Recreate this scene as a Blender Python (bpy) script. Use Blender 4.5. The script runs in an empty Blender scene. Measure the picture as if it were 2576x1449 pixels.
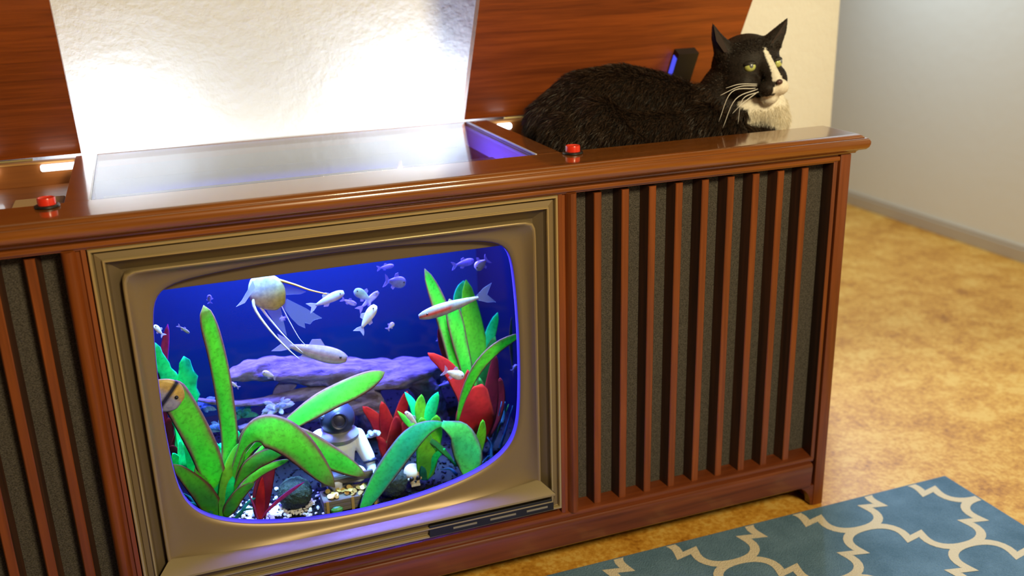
import bpy, bmesh, math, random
import numpy as np
from mathutils import Vector, Matrix
from mathutils.bvhtree import BVHTree
random.seed(7); RNG = np.random.default_rng(7)
S = bpy.context.scene
COL = S.collection
PI = math.pi
# ------------------------------------------------------------------ camera, world, lights, exposure
CP = Vector((0.10343, -1.42412, 1.07160)); FPX = 2483.5
CR = Vector((0.9367, -0.3491, -0.0276)); CU = Vector((0.1379, 0.2955, 0.9453)); CF = Vector((0.3219, 0.8893, -0.3249))
cam = bpy.data.cameras.new('camera'); camo = bpy.data.objects.new('camera', cam); COL.objects.link(camo)
camo.matrix_world = Matrix(((CR.x, CU.x, -CF.x, CP.x), (CR.y, CU.y, -CF.y, CP.y), (CR.z, CU.z, -CF.z, CP.z), (0, 0, 0, 1)))
cam.sensor_width = 36; cam.sensor_fit = 'HORIZONTAL'; cam.lens = FPX / 2576 * 36; cam.clip_start = .05
cam.dof.use_dof = True; cam.dof.focus_distance = 1.57; cam.dof.aperture_fstop = 2.6
S.camera = camo
S.view_settings.view_transform = 'Standard'; S.view_settings.look = 'None'
S.view_settings.gamma = 1; S.view_settings.use_curve_mapping = False; S.view_settings.exposure = 0.0
S.cycles.transparent_max_bounces = 24; S.cycles.max_bounces = 8; S.cycles.caustics_reflective = False; S.cycles.caustics_refractive = False
W = bpy.data.worlds.new('world'); S.world = W; W.use_nodes = True
bg = W.node_tree.nodes['Background']; bg.inputs[0].default_value = (1, .86, .62, 1); bg.inputs[1].default_value = .035

def area(name, loc, target, size, power, color, sizey=None):
    l = bpy.data.lights.new(name, 'AREA'); l.energy = power; l.color = color; l.size = size
    if sizey: l.shape = 'RECTANGLE'; l.size_y = sizey
    o = bpy.data.objects.new(name, l); COL.objects.link(o); o.location = loc
    o.rotation_euler = (Vector(target) - Vector(loc)).to_track_quat('-Z', 'Y').to_euler()
    return o
area('ceiling_lamp_light', (1.05, -2.3, 2.15), (.75, .2, .4), .5, 70, (1, .83, .49))
area('room_fill_light', (1.2, -2.9, 1.3), (.8, 0, .4), 1.0, 3.5, (1, .82, .52))
area('hall_light', (2.35, 1.72, 1.75), (1.9, .2, .2), .35, 26, (.72, .85, 1), .5)
sp = bpy.data.lights.new('hall_spot_light', 'SPOT'); sp.energy = 150; sp.color = (.55, .75, 1); sp.spot_size = math.radians(46); sp.spot_blend = .8; sp.shadow_soft_size = .10
so = bpy.data.objects.new('hall_spot_light', sp); COL.objects.link(so); so.location = (2.28, 1.55, 2.0); so.rotation_euler = (Vector((1.62, -.35, 0)) - so.location).to_track_quat('-Z', 'Y').to_euler()
area('wall_led_and_fill_light', (.030, .492, .70), (.08, .60, .88), .06, 1.35, (.70, .82, 1), .02)
area('wall_led_and_fill_light', (.655, .492, .70), (.57, .60, .88), .06, 2.3, (.70, .82, 1), .02)
area('wall_led_and_fill_light', (.35, .492, .70), (.35, .60, .95), .60, .30, (.76, .86, 1), .02)  # long fill added between the two LEDs to whiten the wall
area('hood_light', (.52, .30, .715), (.72, .20, .725), .03, 1.0, (.20, .10, 1), .02)
sp = bpy.data.lights.new('side_fill_light', 'SPOT'); sp.energy = 46; sp.color = (1, .90, .56); sp.spot_size = math.radians(30); sp.spot_blend = 1; sp.shadow_soft_size = .12  # unseen warm spot added to brighten the cat's chest and back wall
so = bpy.data.objects.new('side_fill_light', sp); COL.objects.link(so); so.location = (2.35, -.75, 1.75); so.rotation_euler = (Vector((1.40, .42, .90)) - so.location).to_track_quat('-Z', 'Y').to_euler()
area('tank_front_light', (.35, .118, .69), (.35, .158, .2), .60, 2.7, (.30, .62, 1), .08).data.spread = math.radians(22)
area('tank_back_light', (.35, .31, .69), (.35, .31, .2), .58, 23, (.13, .12, 1), .18)
# ------------------------------------------------------------------ helpers
def at(u, v, y):
    r = CF + CR * ((u - 1288) / FPX) - CU * ((v - 724.5) / FPX)
    return CP + r * ((y - CP.y) / r.y)
def gz(y): return .155 + .16 * (y - .05)
def ground(u, v):
    y = .06
    for _ in range(30):
        P = at(u, v, y); y += (P.z - gz(y)) / .55
    P = at(u, v, y); return Vector((P.x, P.y, gz(y)))
def pxm(P): return (P - CP).dot(CF) / FPX

class MB:
    def __init__(s): s.v = []; s.f = []; s.c = []
    def add(s, vs, fs, cs=None):
        b = len(s.v); s.v += [tuple(p) for p in vs]; s.f += [tuple(i + b for i in f) for f in fs]
        s.c += list(cs) if cs is not None else [(1, 1, 1, 1)] * len(vs)
    def box(s, x0, x1, y0, y1, z0, z1, b=0.0):
        if b <= 0:
            vs = [(x, y, z) for z in (z0, z1) for y in (y0, y1) for x in (x0, x1)]
            s.add(vs, [(0, 2, 3, 1), (4, 5, 7, 6), (0, 1, 5, 4), (2, 6, 7, 3), (0, 4, 6, 2), (1, 3, 7, 5)]); return s
        bm = bmesh.new(); bmesh.ops.create_cube(bm, size=1)
        for q in bm.verts: q.co = Vector(((x0 + x1) / 2 + q.co.x * (x1 - x0), (y0 + y1) / 2 + q.co.y * (y1 - y0), (z0 + z1) / 2 + q.co.z * (z1 - z0)))
        bmesh.ops.bevel(bm, geom=bm.edges[:], offset=b, segments=2, affect='EDGES', profile=.5)
        bm.verts.index_update()
        s.add([q.co[:] for q in bm.verts], [[q.index for q in f.verts] for f in bm.faces]); bm.free(); return s
    def loft(s, rings, cap=True, closed=True, cols=None):
        n = len(rings[0]); vs = [p for r in rings for p in r]; fs = []
        for i in range(len(rings) - 1):
            for j in range(n if closed else n - 1):
                k = (j + 1) % n; fs.append((i * n + j, i * n + k, (i + 1) * n + k, (i + 1) * n + j))
        if cap and closed:
            fs.append(tuple(range(n - 1, -1, -1))); m = (len(rings) - 1) * n; fs.append(tuple(m + j for j in range(n)))
        s.add(vs, fs, cols); return s
    def tube(s, pts, rad, n=8, cap=True):
        pts = [Vector(p) for p in pts]; rings = []
        if not hasattr(rad, '__len__'): rad = [rad] * len(pts)
        ref = None
        for i, p in enumerate(pts):
            t = (pts[min(i + 1, len(pts) - 1)] - pts[max(i - 1, 0)]).normalized()
            if ref is None: ref = t.orthogonal().normalized()
            a = (ref - t * ref.dot(t)).normalized(); ref = a; b = t.cross(a)
            rings.append([p + (a * math.cos(q) + b * math.sin(q)) * rad[i] for q in [2 * PI * k / n for k in range(n)]])
        return s.loft(rings, cap)
    def lathe(s, c, prof, n=24, axis=(0, 0, 1)):
        ax = Vector(axis).normalized(); a = ax.orthogonal().normalized(); b = ax.cross(a); c = Vector(c)
        return s.loft([[c + ax * h + (a * math.cos(2 * PI * k / n) + b * math.sin(2 * PI * k / n)) * r for k in range(n)] for r, h in prof], True)
    def ell(s, c, rx, ry, rz, nu=16, nv=10, R=None):
        c = Vector(c); rings = []
        for i in range(nv + 1):
            th = PI * (i + .001) / (nv + .002); rr = math.sin(th)
            ring = []
            for k in range(nu):
                q = Vector((rx * rr * math.cos(2 * PI * k / nu), ry * rr * math.sin(2 * PI * k / nu), rz * math.cos(th)))
                ring.append(c + (R @ q if R else q))
            rings.append(ring)
        return s.loft(rings, True)
    def prism(s, poly, d):
        """closed polygon of 3D points thickened by vector d"""
        n = len(poly); d = Vector(d) * .5
        vs = [Vector(p) - d for p in poly] + [Vector(p) + d for p in poly]
        s.add(vs, [tuple(range(n - 1, -1, -1)), tuple(n + i for i in range(n))] + [(i, (i + 1) % n, n + (i + 1) % n, n + i) for i in range(n)]); return s

def link(name, mb, mat, parent=None, smooth=False, base=None, colors=False, fixn=True):
    me = bpy.data.meshes.new(name)
    V = np.array(mb.v, float)
    if parent is not None: off = np.array(root_loc(parent))
    elif base is not None: off = np.array(base, float)
    else: off = np.array([(V[:, 0].min() + V[:, 0].max()) / 2, (V[:, 1].min() + V[:, 1].max()) / 2, V[:, 2].min()])
    me.from_pydata([tuple(p) for p in V - off], [], mb.f); me.update()
    if fixn:
        bm = bmesh.new(); bm.from_mesh(me); bmesh.ops.recalc_face_normals(bm, faces=bm.faces[:]); bm.to_mesh(me); bm.free()
    if colors:
        a = me.color_attributes.new('Col', 'FLOAT_COLOR', 'POINT'); a.data.foreach_set('color', np.array(mb.c, np.float32).ravel())
    if smooth: me.polygons.foreach_set('use_smooth', [True] * len(me.polygons))
    if smooth == 'auto': me.set_sharp_from_angle(angle=math.radians(38))
    me.materials.append(mat)
    o = bpy.data.objects.new(name, me); COL.objects.link(o)
    if parent is not None: o.parent = parent
    else: o.location = off
    return o
def root_loc(o):
    p = Vector((0, 0, 0))
    while o is not None: p += Vector(o.location); o = o.parent
    return p
def tag(o, label=None, cat=None, group=None, kind=None):
    if label: o['label'] = label
    if cat: o['category'] = cat
    if group: o['group'] = group
    if kind: o['kind'] = kind
    return o
def thing(name, loc, label, cat, group=None):
    o = bpy.data.objects.new(name, None); COL.objects.link(o); o.location = loc; o.empty_display_size = .05
    return tag(o, label, cat, group)
# ------------------------------------------------------------------ materials
def mat(name, col=(.8, .8, .8), rough=.5, metal=0., coat=0., spec=.5, emit=None, estr=1.):
    m = bpy.data.materials.new(name); m.use_nodes = True; p = m.node_tree.nodes['Principled BSDF']
    p.inputs['Base Color'].default_value = (*col, 1); p.inputs['Roughness'].default_value = rough; p.inputs['Metallic'].default_value = metal
    p.inputs['Coat Weight'].default_value = coat; p.inputs['Coat Roughness'].default_value = .08; p.inputs['Specular IOR Level'].default_value = spec
    if emit: p.inputs['Emission Color'].default_value = (*emit, 1); p.inputs['Emission Strength'].default_value = estr
    return m
def nodes(m): return m.node_tree.nodes, m.node_tree.links, m.node_tree.nodes['Principled BSDF']
def noise(m, scale, detail=4, map_scale=(1, 1, 1), coord='Object', rough=.55, distort=0.):
    n, l, p = nodes(m)
    tc = n.new('ShaderNodeTexCoord'); mp = n.new('ShaderNodeMapping'); mp.inputs['Scale'].default_value = map_scale
    nz = n.new('ShaderNodeTexNoise'); nz.inputs['Scale'].default_value = scale; nz.inputs['Detail'].default_value = detail; nz.inputs['Roughness'].default_value = rough; nz.inputs['Distortion'].default_value = distort
    l.new(tc.outputs[coord], mp.inputs['Vector']); l.new(mp.outputs[0], nz.inputs['Vector']); return nz
def ramp(m, src, stops):
    n, l, p = nodes(m); r = n.new('ShaderNodeValToRGB'); e = r.color_ramp.elements
    while len(e) < len(stops): e.new(.5)
    for k, (pos, c) in zip(e, stops): k.position = pos; k.color = (*c, 1)
    l.new(src, r.inputs[0]); return r
def bump(m, src, strength, dist=.01):
    n, l, p = nodes(m); b = n.new('ShaderNodeBump'); b.inputs['Strength'].default_value = strength; b.inputs['Distance'].default_value = dist
    l.new(src, b.inputs['Height']); l.new(b.outputs[0], p.inputs['Normal']); return b
def wood(name, along, dark, light, rough=.35, coat=.5, scale=1.):
    m = mat(name, light, rough, coat=coat)
    ms = {'x': (1.2, 26, 26), 'z': (26, 26, 1.2), 'lid': (1.0, 20, 20)}[along]
    a = noise(m, 2.2 * scale, 6, ms, distort=.6); b = noise(m, 9 * scale, 3, ms)
    n, l, p = nodes(m); mx = n.new('ShaderNodeMath'); mx.operation = 'MULTIPLY_ADD'; mx.inputs[1].default_value = .35
    l.new(b.outputs['Fac'], mx.inputs[0]); l.new(a.outputs['Fac'], mx.inputs[2])
    mid = tuple((d + q) * .5 for d, q in zip(dark, light))
    r = ramp(m, mx.outputs[0], [(.42, dark), (.66, mid), (.9, light)]); l.new(r.outputs[0], p.inputs['Base Color'])
    bump(m, mx.outputs[0], .06, .002); return m
M = {}
M['wood_x'] = wood('mahogany_rail', 'x', (.130, .030, .004), (.31, .088, .011), .32, .5)
M['wood_top'] = wood('mahogany_top', 'x', (.155, .041, .006), (.31, .096, .012), .25, 1.0)
M['wood_z'] = wood('mahogany_upright', 'z', (.120, .025, .0035), (.26, .061, .0075), .42, .2)
M['wood_lid'] = wood('mahogany_lid', 'lid', (.145, .030, .005), (.36, .080, .011), .45, .12, 1.6)
M['wood_low'] = wood('mahogany_apron', 'x', (.090, .019, .005), (.20, .047, .012), .33, .4)
M['groove_shade'] = wood('shaded_groove_wood', 'z', (.020, .007, .003), (.075, .024, .008), .5, .0)  # darker copy of the slat wood; recess shade is put into the colour
M['wood_in'] = wood('mahogany_inside', 'x', (.20, .060, .010), (.32, .105, .018), .45, .25)
M['black_wood'] = mat('dark_stained_board', (.012, .008, .006), .7)
M['gold'] = mat('bronze_plastic', (.25, .180, .092), .40, .35)
M['gold_dark'] = mat('bronze_plastic_matt', (.15, .108, .058), .5, .3)
M['gold_bead'] = mat('bright_bronze_bead', (.58, .46, .23), .30, .6)
M['gold_bead2'] = mat('bronze_bead', (.36, .265, .13), .34, .45)
M['sill'] = mat('pale_bronze_sill', (.30, .235, .13), .45, .15, spec=.3)
M['black'] = mat('black_plastic', (.012, .012, .012), .4)
M['plate'] = mat('grey_print_plate', (.26, .235, .19), .5, .2)
M['red'] = mat('red_plastic', (.85, .035, .012), .3, coat=.4)
M['tan_wood'] = mat('pale_wood_strip', (.50, .26, .08), .5)
M['led'] = mat('led_white', (1, 1, 1), .5, emit=(.86, .94, 1), estr=5)
M['blue_glow'] = mat('blue_reflection_glow', (.05, .08, .6), .3, emit=(.08, .10, 1), estr=.9)  # blue reflection put in as emission
M['tan'] = mat('tan_felt', (.52, .33, .14), .9)
c = M['cloth'] = mat('speaker_cloth', (.10, .08, .06), .95, spec=.1)
nz = noise(c, 420, 2, (1, 1, 2.2)); r = ramp(c, nz.outputs['Fac'], [(.3, (.028, .024, .019)), (.7, (.125, .108, .088))]); nodes(c)[1].new(r.outputs[0], nodes(c)[2].inputs['Base Color']); bump(c, nz.outputs['Fac'], .6, .002)
g = noise(M['gold'], 60, 3); bump(M['gold'], g.outputs['Fac'], .03, .002)

def glass(name, tint=(1, 1, 1), f0=.04, gain=.96, rough=.02, haze=0.):
    m = bpy.data.materials.new(name); m.use_nodes = True; n, l = m.node_tree.nodes, m.node_tree.links
    n.remove(n['Principled BSDF']); out = n['Material Output']
    lw = n.new('ShaderNodeLayerWeight'); lw.inputs['Blend'].default_value = .5
    pw = n.new('ShaderNodeMath'); pw.operation = 'POWER'; pw.inputs[1].default_value = 5
    ma = n.new('ShaderNodeMath'); ma.operation = 'MULTIPLY_ADD'; ma.inputs[1].default_value = gain; ma.inputs[2].default_value = f0
    t = n.new('ShaderNodeBsdfTransparent'); t.inputs[0].default_value = (*tint, 1)
    gl = n.new('ShaderNodeBsdfGlossy'); gl.inputs['Roughness'].default_value = rough
    mx = n.new('ShaderNodeMixShader')
    l.new(lw.outputs['Facing'], pw.inputs[0]); l.new(pw.outputs[0], ma.inputs[0]); l.new(ma.outputs[0], mx.inputs[0]); l.new(t.outputs[0], mx.inputs[1]); l.new(gl.outputs[0], mx.inputs[2])
    l.new(mx.outputs[0], out.inputs[0]); return m
M['glass'] = glass('clear_glass', (.98, .99, 1), f0=.006, gain=.4)
M['cover_glass'] = glass('cover_glass', (.93, .96, 1), f0=.07, rough=.06)
M['water'] = glass('water', (.97, .985, 1), f0=.0, gain=.03)

w = M['wall'] = mat('plaster_wall', (.80, .79, .76), .5, spec=.3)
a = noise(w, 16, 6, rough=.66); b = noise(w, 60, 4)
n, l, p = nodes(w); mx = n.new('ShaderNodeMath'); mx.operation = 'MULTIPLY_ADD'; mx.inputs[1].default_value = .25; l.new(b.outputs['Fac'], mx.inputs[0]); l.new(a.outputs['Fac'], mx.inputs[2]); bump(w, mx.outputs[0], .35, .014)
w = M['wall_smooth'] = mat('smooth_wall', (.79, .79, .71), .45, spec=.45); a = noise(w, 30, 4); bump(w, a.outputs['Fac'], .12, .01)
M['base'] = mat('baseboard_paint', (.52, .46, .36), .55)
f = M['floor'] = mat('cork_floor', (.6, .35, .12), .38)
a = noise(f, 11, 9, rough=.74); b = noise(f, 95, 5, rough=.75); n, l, p = nodes(f)
mx = n.new('ShaderNodeMath'); mx.operation = 'MULTIPLY_ADD'; mx.inputs[1].default_value = .8; l.new(b.outputs['Fac'], mx.inputs[0]); l.new(a.outputs['Fac'], mx.inputs[2])
r = ramp(f, mx.outputs[0], [(.62, (.26, .080, .007)), (.80, (.54, .235, .024)), (.94, (.69, .355, .052)), (1.0, (.76, .46, .10))]); l.new(r.outputs[0], p.inputs['Base Color']); bump(f, mx.outputs[0], .08, .004)
rg = M['rug'] = mat('blue_pile', (.16, .25, .36), .95, spec=.1); a = noise(rg, 420, 2); b = noise(rg, 14, 4); n, l, p = nodes(rg)
mx = n.new('ShaderNodeMath'); mx.operation = 'MULTIPLY_ADD'; mx.inputs[1].default_value = .6; l.new(a.outputs['Fac'], mx.inputs[0]); l.new(b.outputs['Fac'], mx.inputs[2])
r = ramp(rg, mx.outputs[0], [(.55, (.085, .165, .25)), (1, (.15, .26, .38))]); l.new(r.outputs[0], p.inputs['Base Color']); bump(rg, a.outputs['Fac'], .6, .004)
rg = M['rug_line'] = mat('cream_pile', (.72, .63, .47), .95, spec=.1); a = noise(rg, 420, 2); bump(rg, a.outputs['Fac'], .6, .004)

def colattr(name, rough=.5, spec=.5, transl=0., fuzz=0.):
    m = mat(name, (1, 1, 1), rough, spec=spec); n, l, p = nodes(m)
    a = n.new('ShaderNodeVertexColor'); a.layer_name = 'Col'; l.new(a.outputs['Color'], p.inputs['Base Color'])
    if transl:
        t = n.new('ShaderNodeBsdfTranslucent'); mx = n.new('ShaderNodeMixShader'); mx.inputs[0].default_value = transl
        l.new(a.outputs['Color'], t.inputs[0]); l.new(p.outputs[0], mx.inputs[1]); l.new(t.outputs[0], mx.inputs[2]); l.new(mx.outputs[0], n['Material Output'].inputs[0])
    return m
M['leaf'] = colattr('plant_leaf', .5, .2, .45)
_n, _l, _p = nodes(M['leaf']); _z = noise(M['leaf'], 170, 5); _r = ramp(M['leaf'], _z.outputs['Fac'], [(.30, (.55, .50, .45)), (.52, (1, 1, 1))]); _m = _n.new('ShaderNodeMix'); _m.data_type = 'RGBA'; _m.blend_type = 'MULTIPLY'; _m.inputs[0].default_value = .5
_a = [q for q in _n if q.type == 'VERTEX_COLOR'][0]; _l.new(_a.outputs['Color'], _m.inputs[6]); _l.new(_r.outputs[0], _m.inputs[7])
for q in _n:
    if q.type in ('BSDF_PRINCIPLED', 'BSDF_TRANSLUCENT'): _l.new(_m.outputs[2], q.inputs[0])
M['fish'] = colattr('fish_skin', .35, .35)
_n, _l, _p = nodes(M['fish']); _z = noise(M['fish'], 110, 4); _r = ramp(M['fish'], _z.outputs['Fac'], [(.32, (.35, .35, .45)), (.62, (1, 1, 1))]); _m = _n.new('ShaderNodeMix'); _m.data_type = 'RGBA'; _m.blend_type = 'MULTIPLY'; _m.inputs[0].default_value = .55
_a = [q for q in _n if q.type == 'VERTEX_COLOR'][0]; _l.new(_a.outputs['Color'], _m.inputs[6]); _l.new(_r.outputs[0], _m.inputs[7]); _l.new(_m.outputs[2], _p.inputs['Base Color'])
M['pebble'] = colattr('pebble', .9, .05)
M['coat'] = colattr('cat_coat', .6, .25)
M['fur'] = colattr('cat_fur', .42, .4, .45)
def fin_mat(name, col, alpha):
    m = bpy.data.materials.new(name); m.use_nodes = True; n, l = m.node_tree.nodes, m.node_tree.links; p = n['Principled BSDF']
    p.inputs['Base Color'].default_value = (*col, 1); p.inputs['Roughness'].default_value = .5
    t = n.new('ShaderNodeBsdfTransparent'); mx = n.new('ShaderNodeMixShader'); mx.inputs[0].default_value = alpha
    l.new(t.outputs[0], mx.inputs[1]); l.new(p.outputs[0], mx.inputs[2]); l.new(mx.outputs[0], n['Material Output'].inputs[0]); return m
M['fin'] = fin_mat('clear_fin', (.4, .45, .7), .13)
M['fin_blue'] = fin_mat('pale_fin', (.5, .5, .7), .45)
# ------------------------------------------------------------------ setting
def struct(name, mb, m, parent=None): return tag(link(name, mb, m, parent), kind='structure')
WY = .56; WX = 1.66; RX = 2.867
struct('floor', MB().box(-3, RX, -4, 4.2, -.05, 0), M['floor'])
struct('wall_back', MB().box(-3, WX, WY, WY + .12, 0, 2.6, .004), M['wall'])
struct('wall_right', MB().box(RX, RX + .1, -4, 4.2, 0, 2.6), M['wall_smooth'])
struct('wall_far', MB().box(WX - .6, RX, 4.1, 4.2, 0, 2.6), M['wall_smooth'])
b = MB(); b.box(RX - .012, RX, -4, 4.1, 0, .045, .002); b.box(RX - .008, RX, -4, 4.1, .045, .056, .002)
struct('baseboard_right', b, M['base'])
struct('baseboard_back', MB().box(-3, WX, WY - .012, WY, 0, .055, .002), M['base'])
# ------------------------------------------------------------------ television console
xL, xR = -.5668, 1.2668; ZT = .746; D = .4829; CX = .35
K = thing('television_console', (CX, .2, 0), 'long mahogany television console with raised lids and an aquarium where its screen was', 'cabinet')
def k(name, mb, m, smooth=False, parent=None, label=None):
    o = link(name, mb, m, parent or K, smooth)
    if label: o['label'] = label
    return o
def sweep(mb, prof, xl, xr, yf, yb):
    """profile (outward, z) swept round left end, front and right end with mitred corners"""
    rings = []
    for (bx, by, sx, sy) in ((xl, yb, -1, 0), (xl, yf, -1, -1), (xr, yf, 1, -1), (xr, yb, 1, 0)):
        rings.append([(bx + sx * o, by + sy * o, z) for o, z in prof])
    mb.loft(rings, True, True)
nose = [(-.11, .746), (.0045, .746), (.0068, .7459), (.0085, .7454), (.0150, .7414), (.0156, .7398), (.0172, .7394), (.0192, .7392), (.0216, .7374), (.0237, .733), (.0235, .7285), (.022, .7235), (.0185, .7195), (.014, .7180), (.0095, .7168), (.007, .7145), (.006, .712), (-.0, .711), (-.11, .711)]
mb = MB()
rings = []
for (bx, sx, y_) in ((xL, -1, .09), (xL, -1, 0), (xR, 1, 0), (xR, 1, .09)):
    rg = []
    for o, z in nose:
        oo = max(o, 0.0) if o > -.1 else None
        if o < -.1: rg.append((bx, .09, z) if y_ == 0 else (bx, .09, z))
        else: rg.append((bx + sx * o, (-o if y_ == 0 else .09), z))
    rings.append(rg)
mb.loft(rings, False, True)
mb.add(rings[0], [tuple(range(len(nose)))]); mb.add(rings[3], [tuple(range(len(nose)))])
k('top_rail', mb, M['wood_top'], 'auto')
# moulding fillet under the rail, between the posts
fil = [(.010, .7125), (.0, .7125), (.0, .7085), (-.0055, .7078), (-.0065, .7045), (-.0055, .7012), (-.002, .7005), (-.001, .6975), (.010, .6975)]
mb = MB(); mb.loft([[(x, y, z) for y, z in fil] for x in (xL + .026, xR - .026)]); k('moulding', mb, M['wood_x'], 'auto')
# carcass
for x0, x1 in ((xL, xL + .018), (xR - .018, xR)): k('side_panel', MB().box(x0, x1, .022, .47, .0, .700, .001), M['wood_z'])
for x0 in (-.030, .712): k('divider', MB().box(x0, x0 + .018, .034, .462, .105, .700), M['black_wood'])
for x0, x1, z0, z1 in ((-.034, .052, .112, .70), (.648, .734, .112, .70), (.052, .648, .650, .70), (.052, .648, .112, .180)): k('light_baffle', MB().box(x0, x1, .0365, .0392, z0, z1), M['black_wood'])  # unseen boards added to stop tank light leaking round the surround
k('back_panel', MB().box(xL, xR, .470, .480, .04, .735), M['black_wood'])
k('bottom_board', MB().box(xL + .018, xR - .018, .03, .470, .06, .078), M['black_wood'])
# corner posts with feet
for sx, xo in ((-1, xL), (1, xR)):
    inn = xo - sx * .0225
    mb = MB(); mb.box(min(xo, inn), max(xo, inn), -.004, .022, 0, .711, .0018)
    k('post', mb, M['wood_z'], 'auto')
    mb = MB(); pts = [(inn, .0), (inn - sx * .006, .004)] + [(inn - sx * (.006 + .036 * (1 - math.cos(t))), .004 + .042 * math.sin(t)) for t in np.linspace(.2, PI / 2, 7)] + [(inn, .046)]
    mb.prism([(x, .006, z) for x, z in pts], (0, .016, 0)); k('foot_bracket', mb, M['wood_low'])
    # inner frame strip beside the grille
    e = inn - sx * .004
    mb = MB(); mb.box(min(e, e - sx * .0085), max(e, e - sx * .0085), -.002, .03, .105, .7005, .0015); fs_ = k('frame_strip', mb, M['wood_z'], 'auto'); fs_.data.materials.append(M['groove_shade'])
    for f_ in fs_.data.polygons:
        if -sx * f_.normal.x > .8 and f_.area > .002: f_.material_index = 1  # recess side gets the same shade-darkened wood
    mb = MB(); mb.box(min(inn, e), max(inn, e), .004, .03, .105, .7005); k('groove', mb, M['black_wood'])
# lower rail (bullnose apron) and ledge behind it
ap = [(.03, .0455), (-.004, .0455), (-.009, .050), (-.0105, .060), (-.011, .075), (-.012, .090), (-.0118, .0965), (-.0095, .1005), (-.006, .1018), (.002, .1022), (.03, .1022)]
mb = MB(); mb.loft([[(x, y, z) for y, z in ap] for x in (xL + .036, xR - .036)]); k('apron', mb, M['wood_low'], 'auto')
mb = MB(); led = [(.034, .102), (-.003, .102), (-.004, .106), (-.002, .111), (.004, .113), (.034, .118)]
mb.loft([[(x, y, z) for y, z in led] for x in (xL + .030, xR - .030)]); k('ledge', mb, M['wood_low'], 'auto')
# pilasters either side of the screen surround
for sx, x0 in ((-1, 0), (1, .70)):
    mb = MB(); a = x0 + sx * .002; bb = x0 + sx * .034
    prof = [(0, .02), (0, .001), (.006, -.001), (.008, .003), (.0125, .003), (.015, -.004), (.019, -.008), (.024, -.0085), (.029, -.006), (.032, 0), (.033, .02)]
    mb.loft([[(x0 + sx * (.002 + o), y, z) for o, y in prof] for z in (.112, .6975)]); k('pilaster', mb, M['wood_z'], 'auto')
# speaker grilles with slats
SD = .0504
for side, xs, (c0, c1) in (('r', [.7680 + i * SD for i in range(9)], (.736, xR - .034)), ('l', [-.0802 - i * SD for i in range(9)], (xL + .034, -.036))):
    gr = k('speaker_grille', MB().box(c0, c1, .028, .032, .108, .705), M['cloth'])
    for x in xs:
        mb = MB(); xa, xb = x, x + .0128
        lo, hi = .108 + RNG.uniform(0, .001), .6915
        y0, y1 = .0045, .0275
        q = [[(xa - .0058, y1, z), (xb + .0058, y1, z), (xb + .0004, y0 + .0014, z), (xb - .0010, y0, z), (xa + .0010, y0, z), (xa - .0004, y0 + .0014, z)] for z in (lo, hi)]
        mb.loft(q); so_ = link('slat', mb, M['wood_z'], gr); so_.data.materials.append(M['groove_shade'])
        for f_ in so_.data.polygons:      # side faces take a darker wood colour, deepening shade the lamps leave weak
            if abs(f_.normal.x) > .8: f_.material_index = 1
# screen surround ------------------------------------------------
def sq(n=40):
    P = []
    for i in range(n): t = -1 + 2 * i / n; P.append((t, -1))
    for i in range(n): t = -1 + 2 * i / n; P.append((1, t))
    for i in range(n): t = -1 + 2 * i / n; P.append((-t, 1))
    for i in range(n): t = -1 + 2 * i / n; P.append((-1, -t))
    return P
SQ = sq(40)
def rect_ring(s, y, r=0.0, zb=.125):
    x0, x1, z0, z1 = s, .70 - s, zb + s, .697 - s
    out = []
    for p, q in SQ:
        if r:
            n = 40.; ss = 1 / (abs(p) ** n + abs(q) ** n) ** (1 / n); p, q = p * ss, q * ss
        out.append(((x0 + x1) / 2 + p * (x1 - x0) / 2, y, (z0 + z1) / 2 + q * (z1 - z0) / 2))
    return out
def screen_ring(grow, y):
    out = []
    for p, q in SQ:
        n = 14. if q > 0 else 7.5
        ss = 1 / (abs(p) ** n + abs(q) ** n) ** (1 / n); p, q = p * ss, q * ss
        kz = .072 if q > 0 else .215
        x = (.2865 + grow) * p * (1 - .042 * q * q); z = (.2265 + grow) * q * (1 - kz * p * p)
        out.append((.3495 + x, y, .4165 + z))
    return out
def mixring(a, b, t, y): return [(p[0] + (q[0] - p[0]) * t, y, p[2] + (q[2] - p[2]) * t) for p, q in zip(a, b)]
scr0 = screen_ring(.006, .012)
r_in = rect_ring(.0425, .001, 1)
mb = MB()
rings = [r_in] + [mixring(r_in, scr0, t, y) for t, y in ((.12, .004), (.35, .010), (.6, .013), (.85, .0145), (.95, .0150))] + [screen_ring(.0015, .0165), screen_ring(.0002, .0185)]
mb.loft(rings, False)
SUR = k('screen_surround', mb, M['gold'], True, label='bronze plastic screen surround')
mb = MB(); mb.loft([screen_ring(.0002, .0180), screen_ring(-.0005, .019), screen_ring(-.0005, .030), screen_ring(.004, .030)], False); k('screen_edge', mb, mat('clear_edge', (.17, .13, .52), .8, spec=.1), True, SUR)
mb = MB(); mb.loft([rect_ring(0, .012), rect_ring(0, -.003), rect_ring(.001, -.0045), rect_ring(.0038, -.0045), rect_ring(.0048, -.002), rect_ring(.0050, .0015)], False); k('outer_bead', mb, M['gold_bead'], False, SUR)
mb = MB(); mb.loft([rect_ring(.0048, .0015), rect_ring(.0062, .003), rect_ring(.0075, .0005), rect_ring(.0162, -.001), rect_ring(.0168, -.001)], False); k('flat_band', mb, M['gold'], False, SUR)
mb = MB(); mb.loft([rect_ring(.0166, .002), rect_ring(.0166, -.0045), rect_ring(.0175, -.006), rect_ring(.0193, -.006), rect_ring(.0203, -.004), rect_ring(.0205, .001)], False); k('middle_bead', mb, M['gold_bead'], False, SUR)
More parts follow.
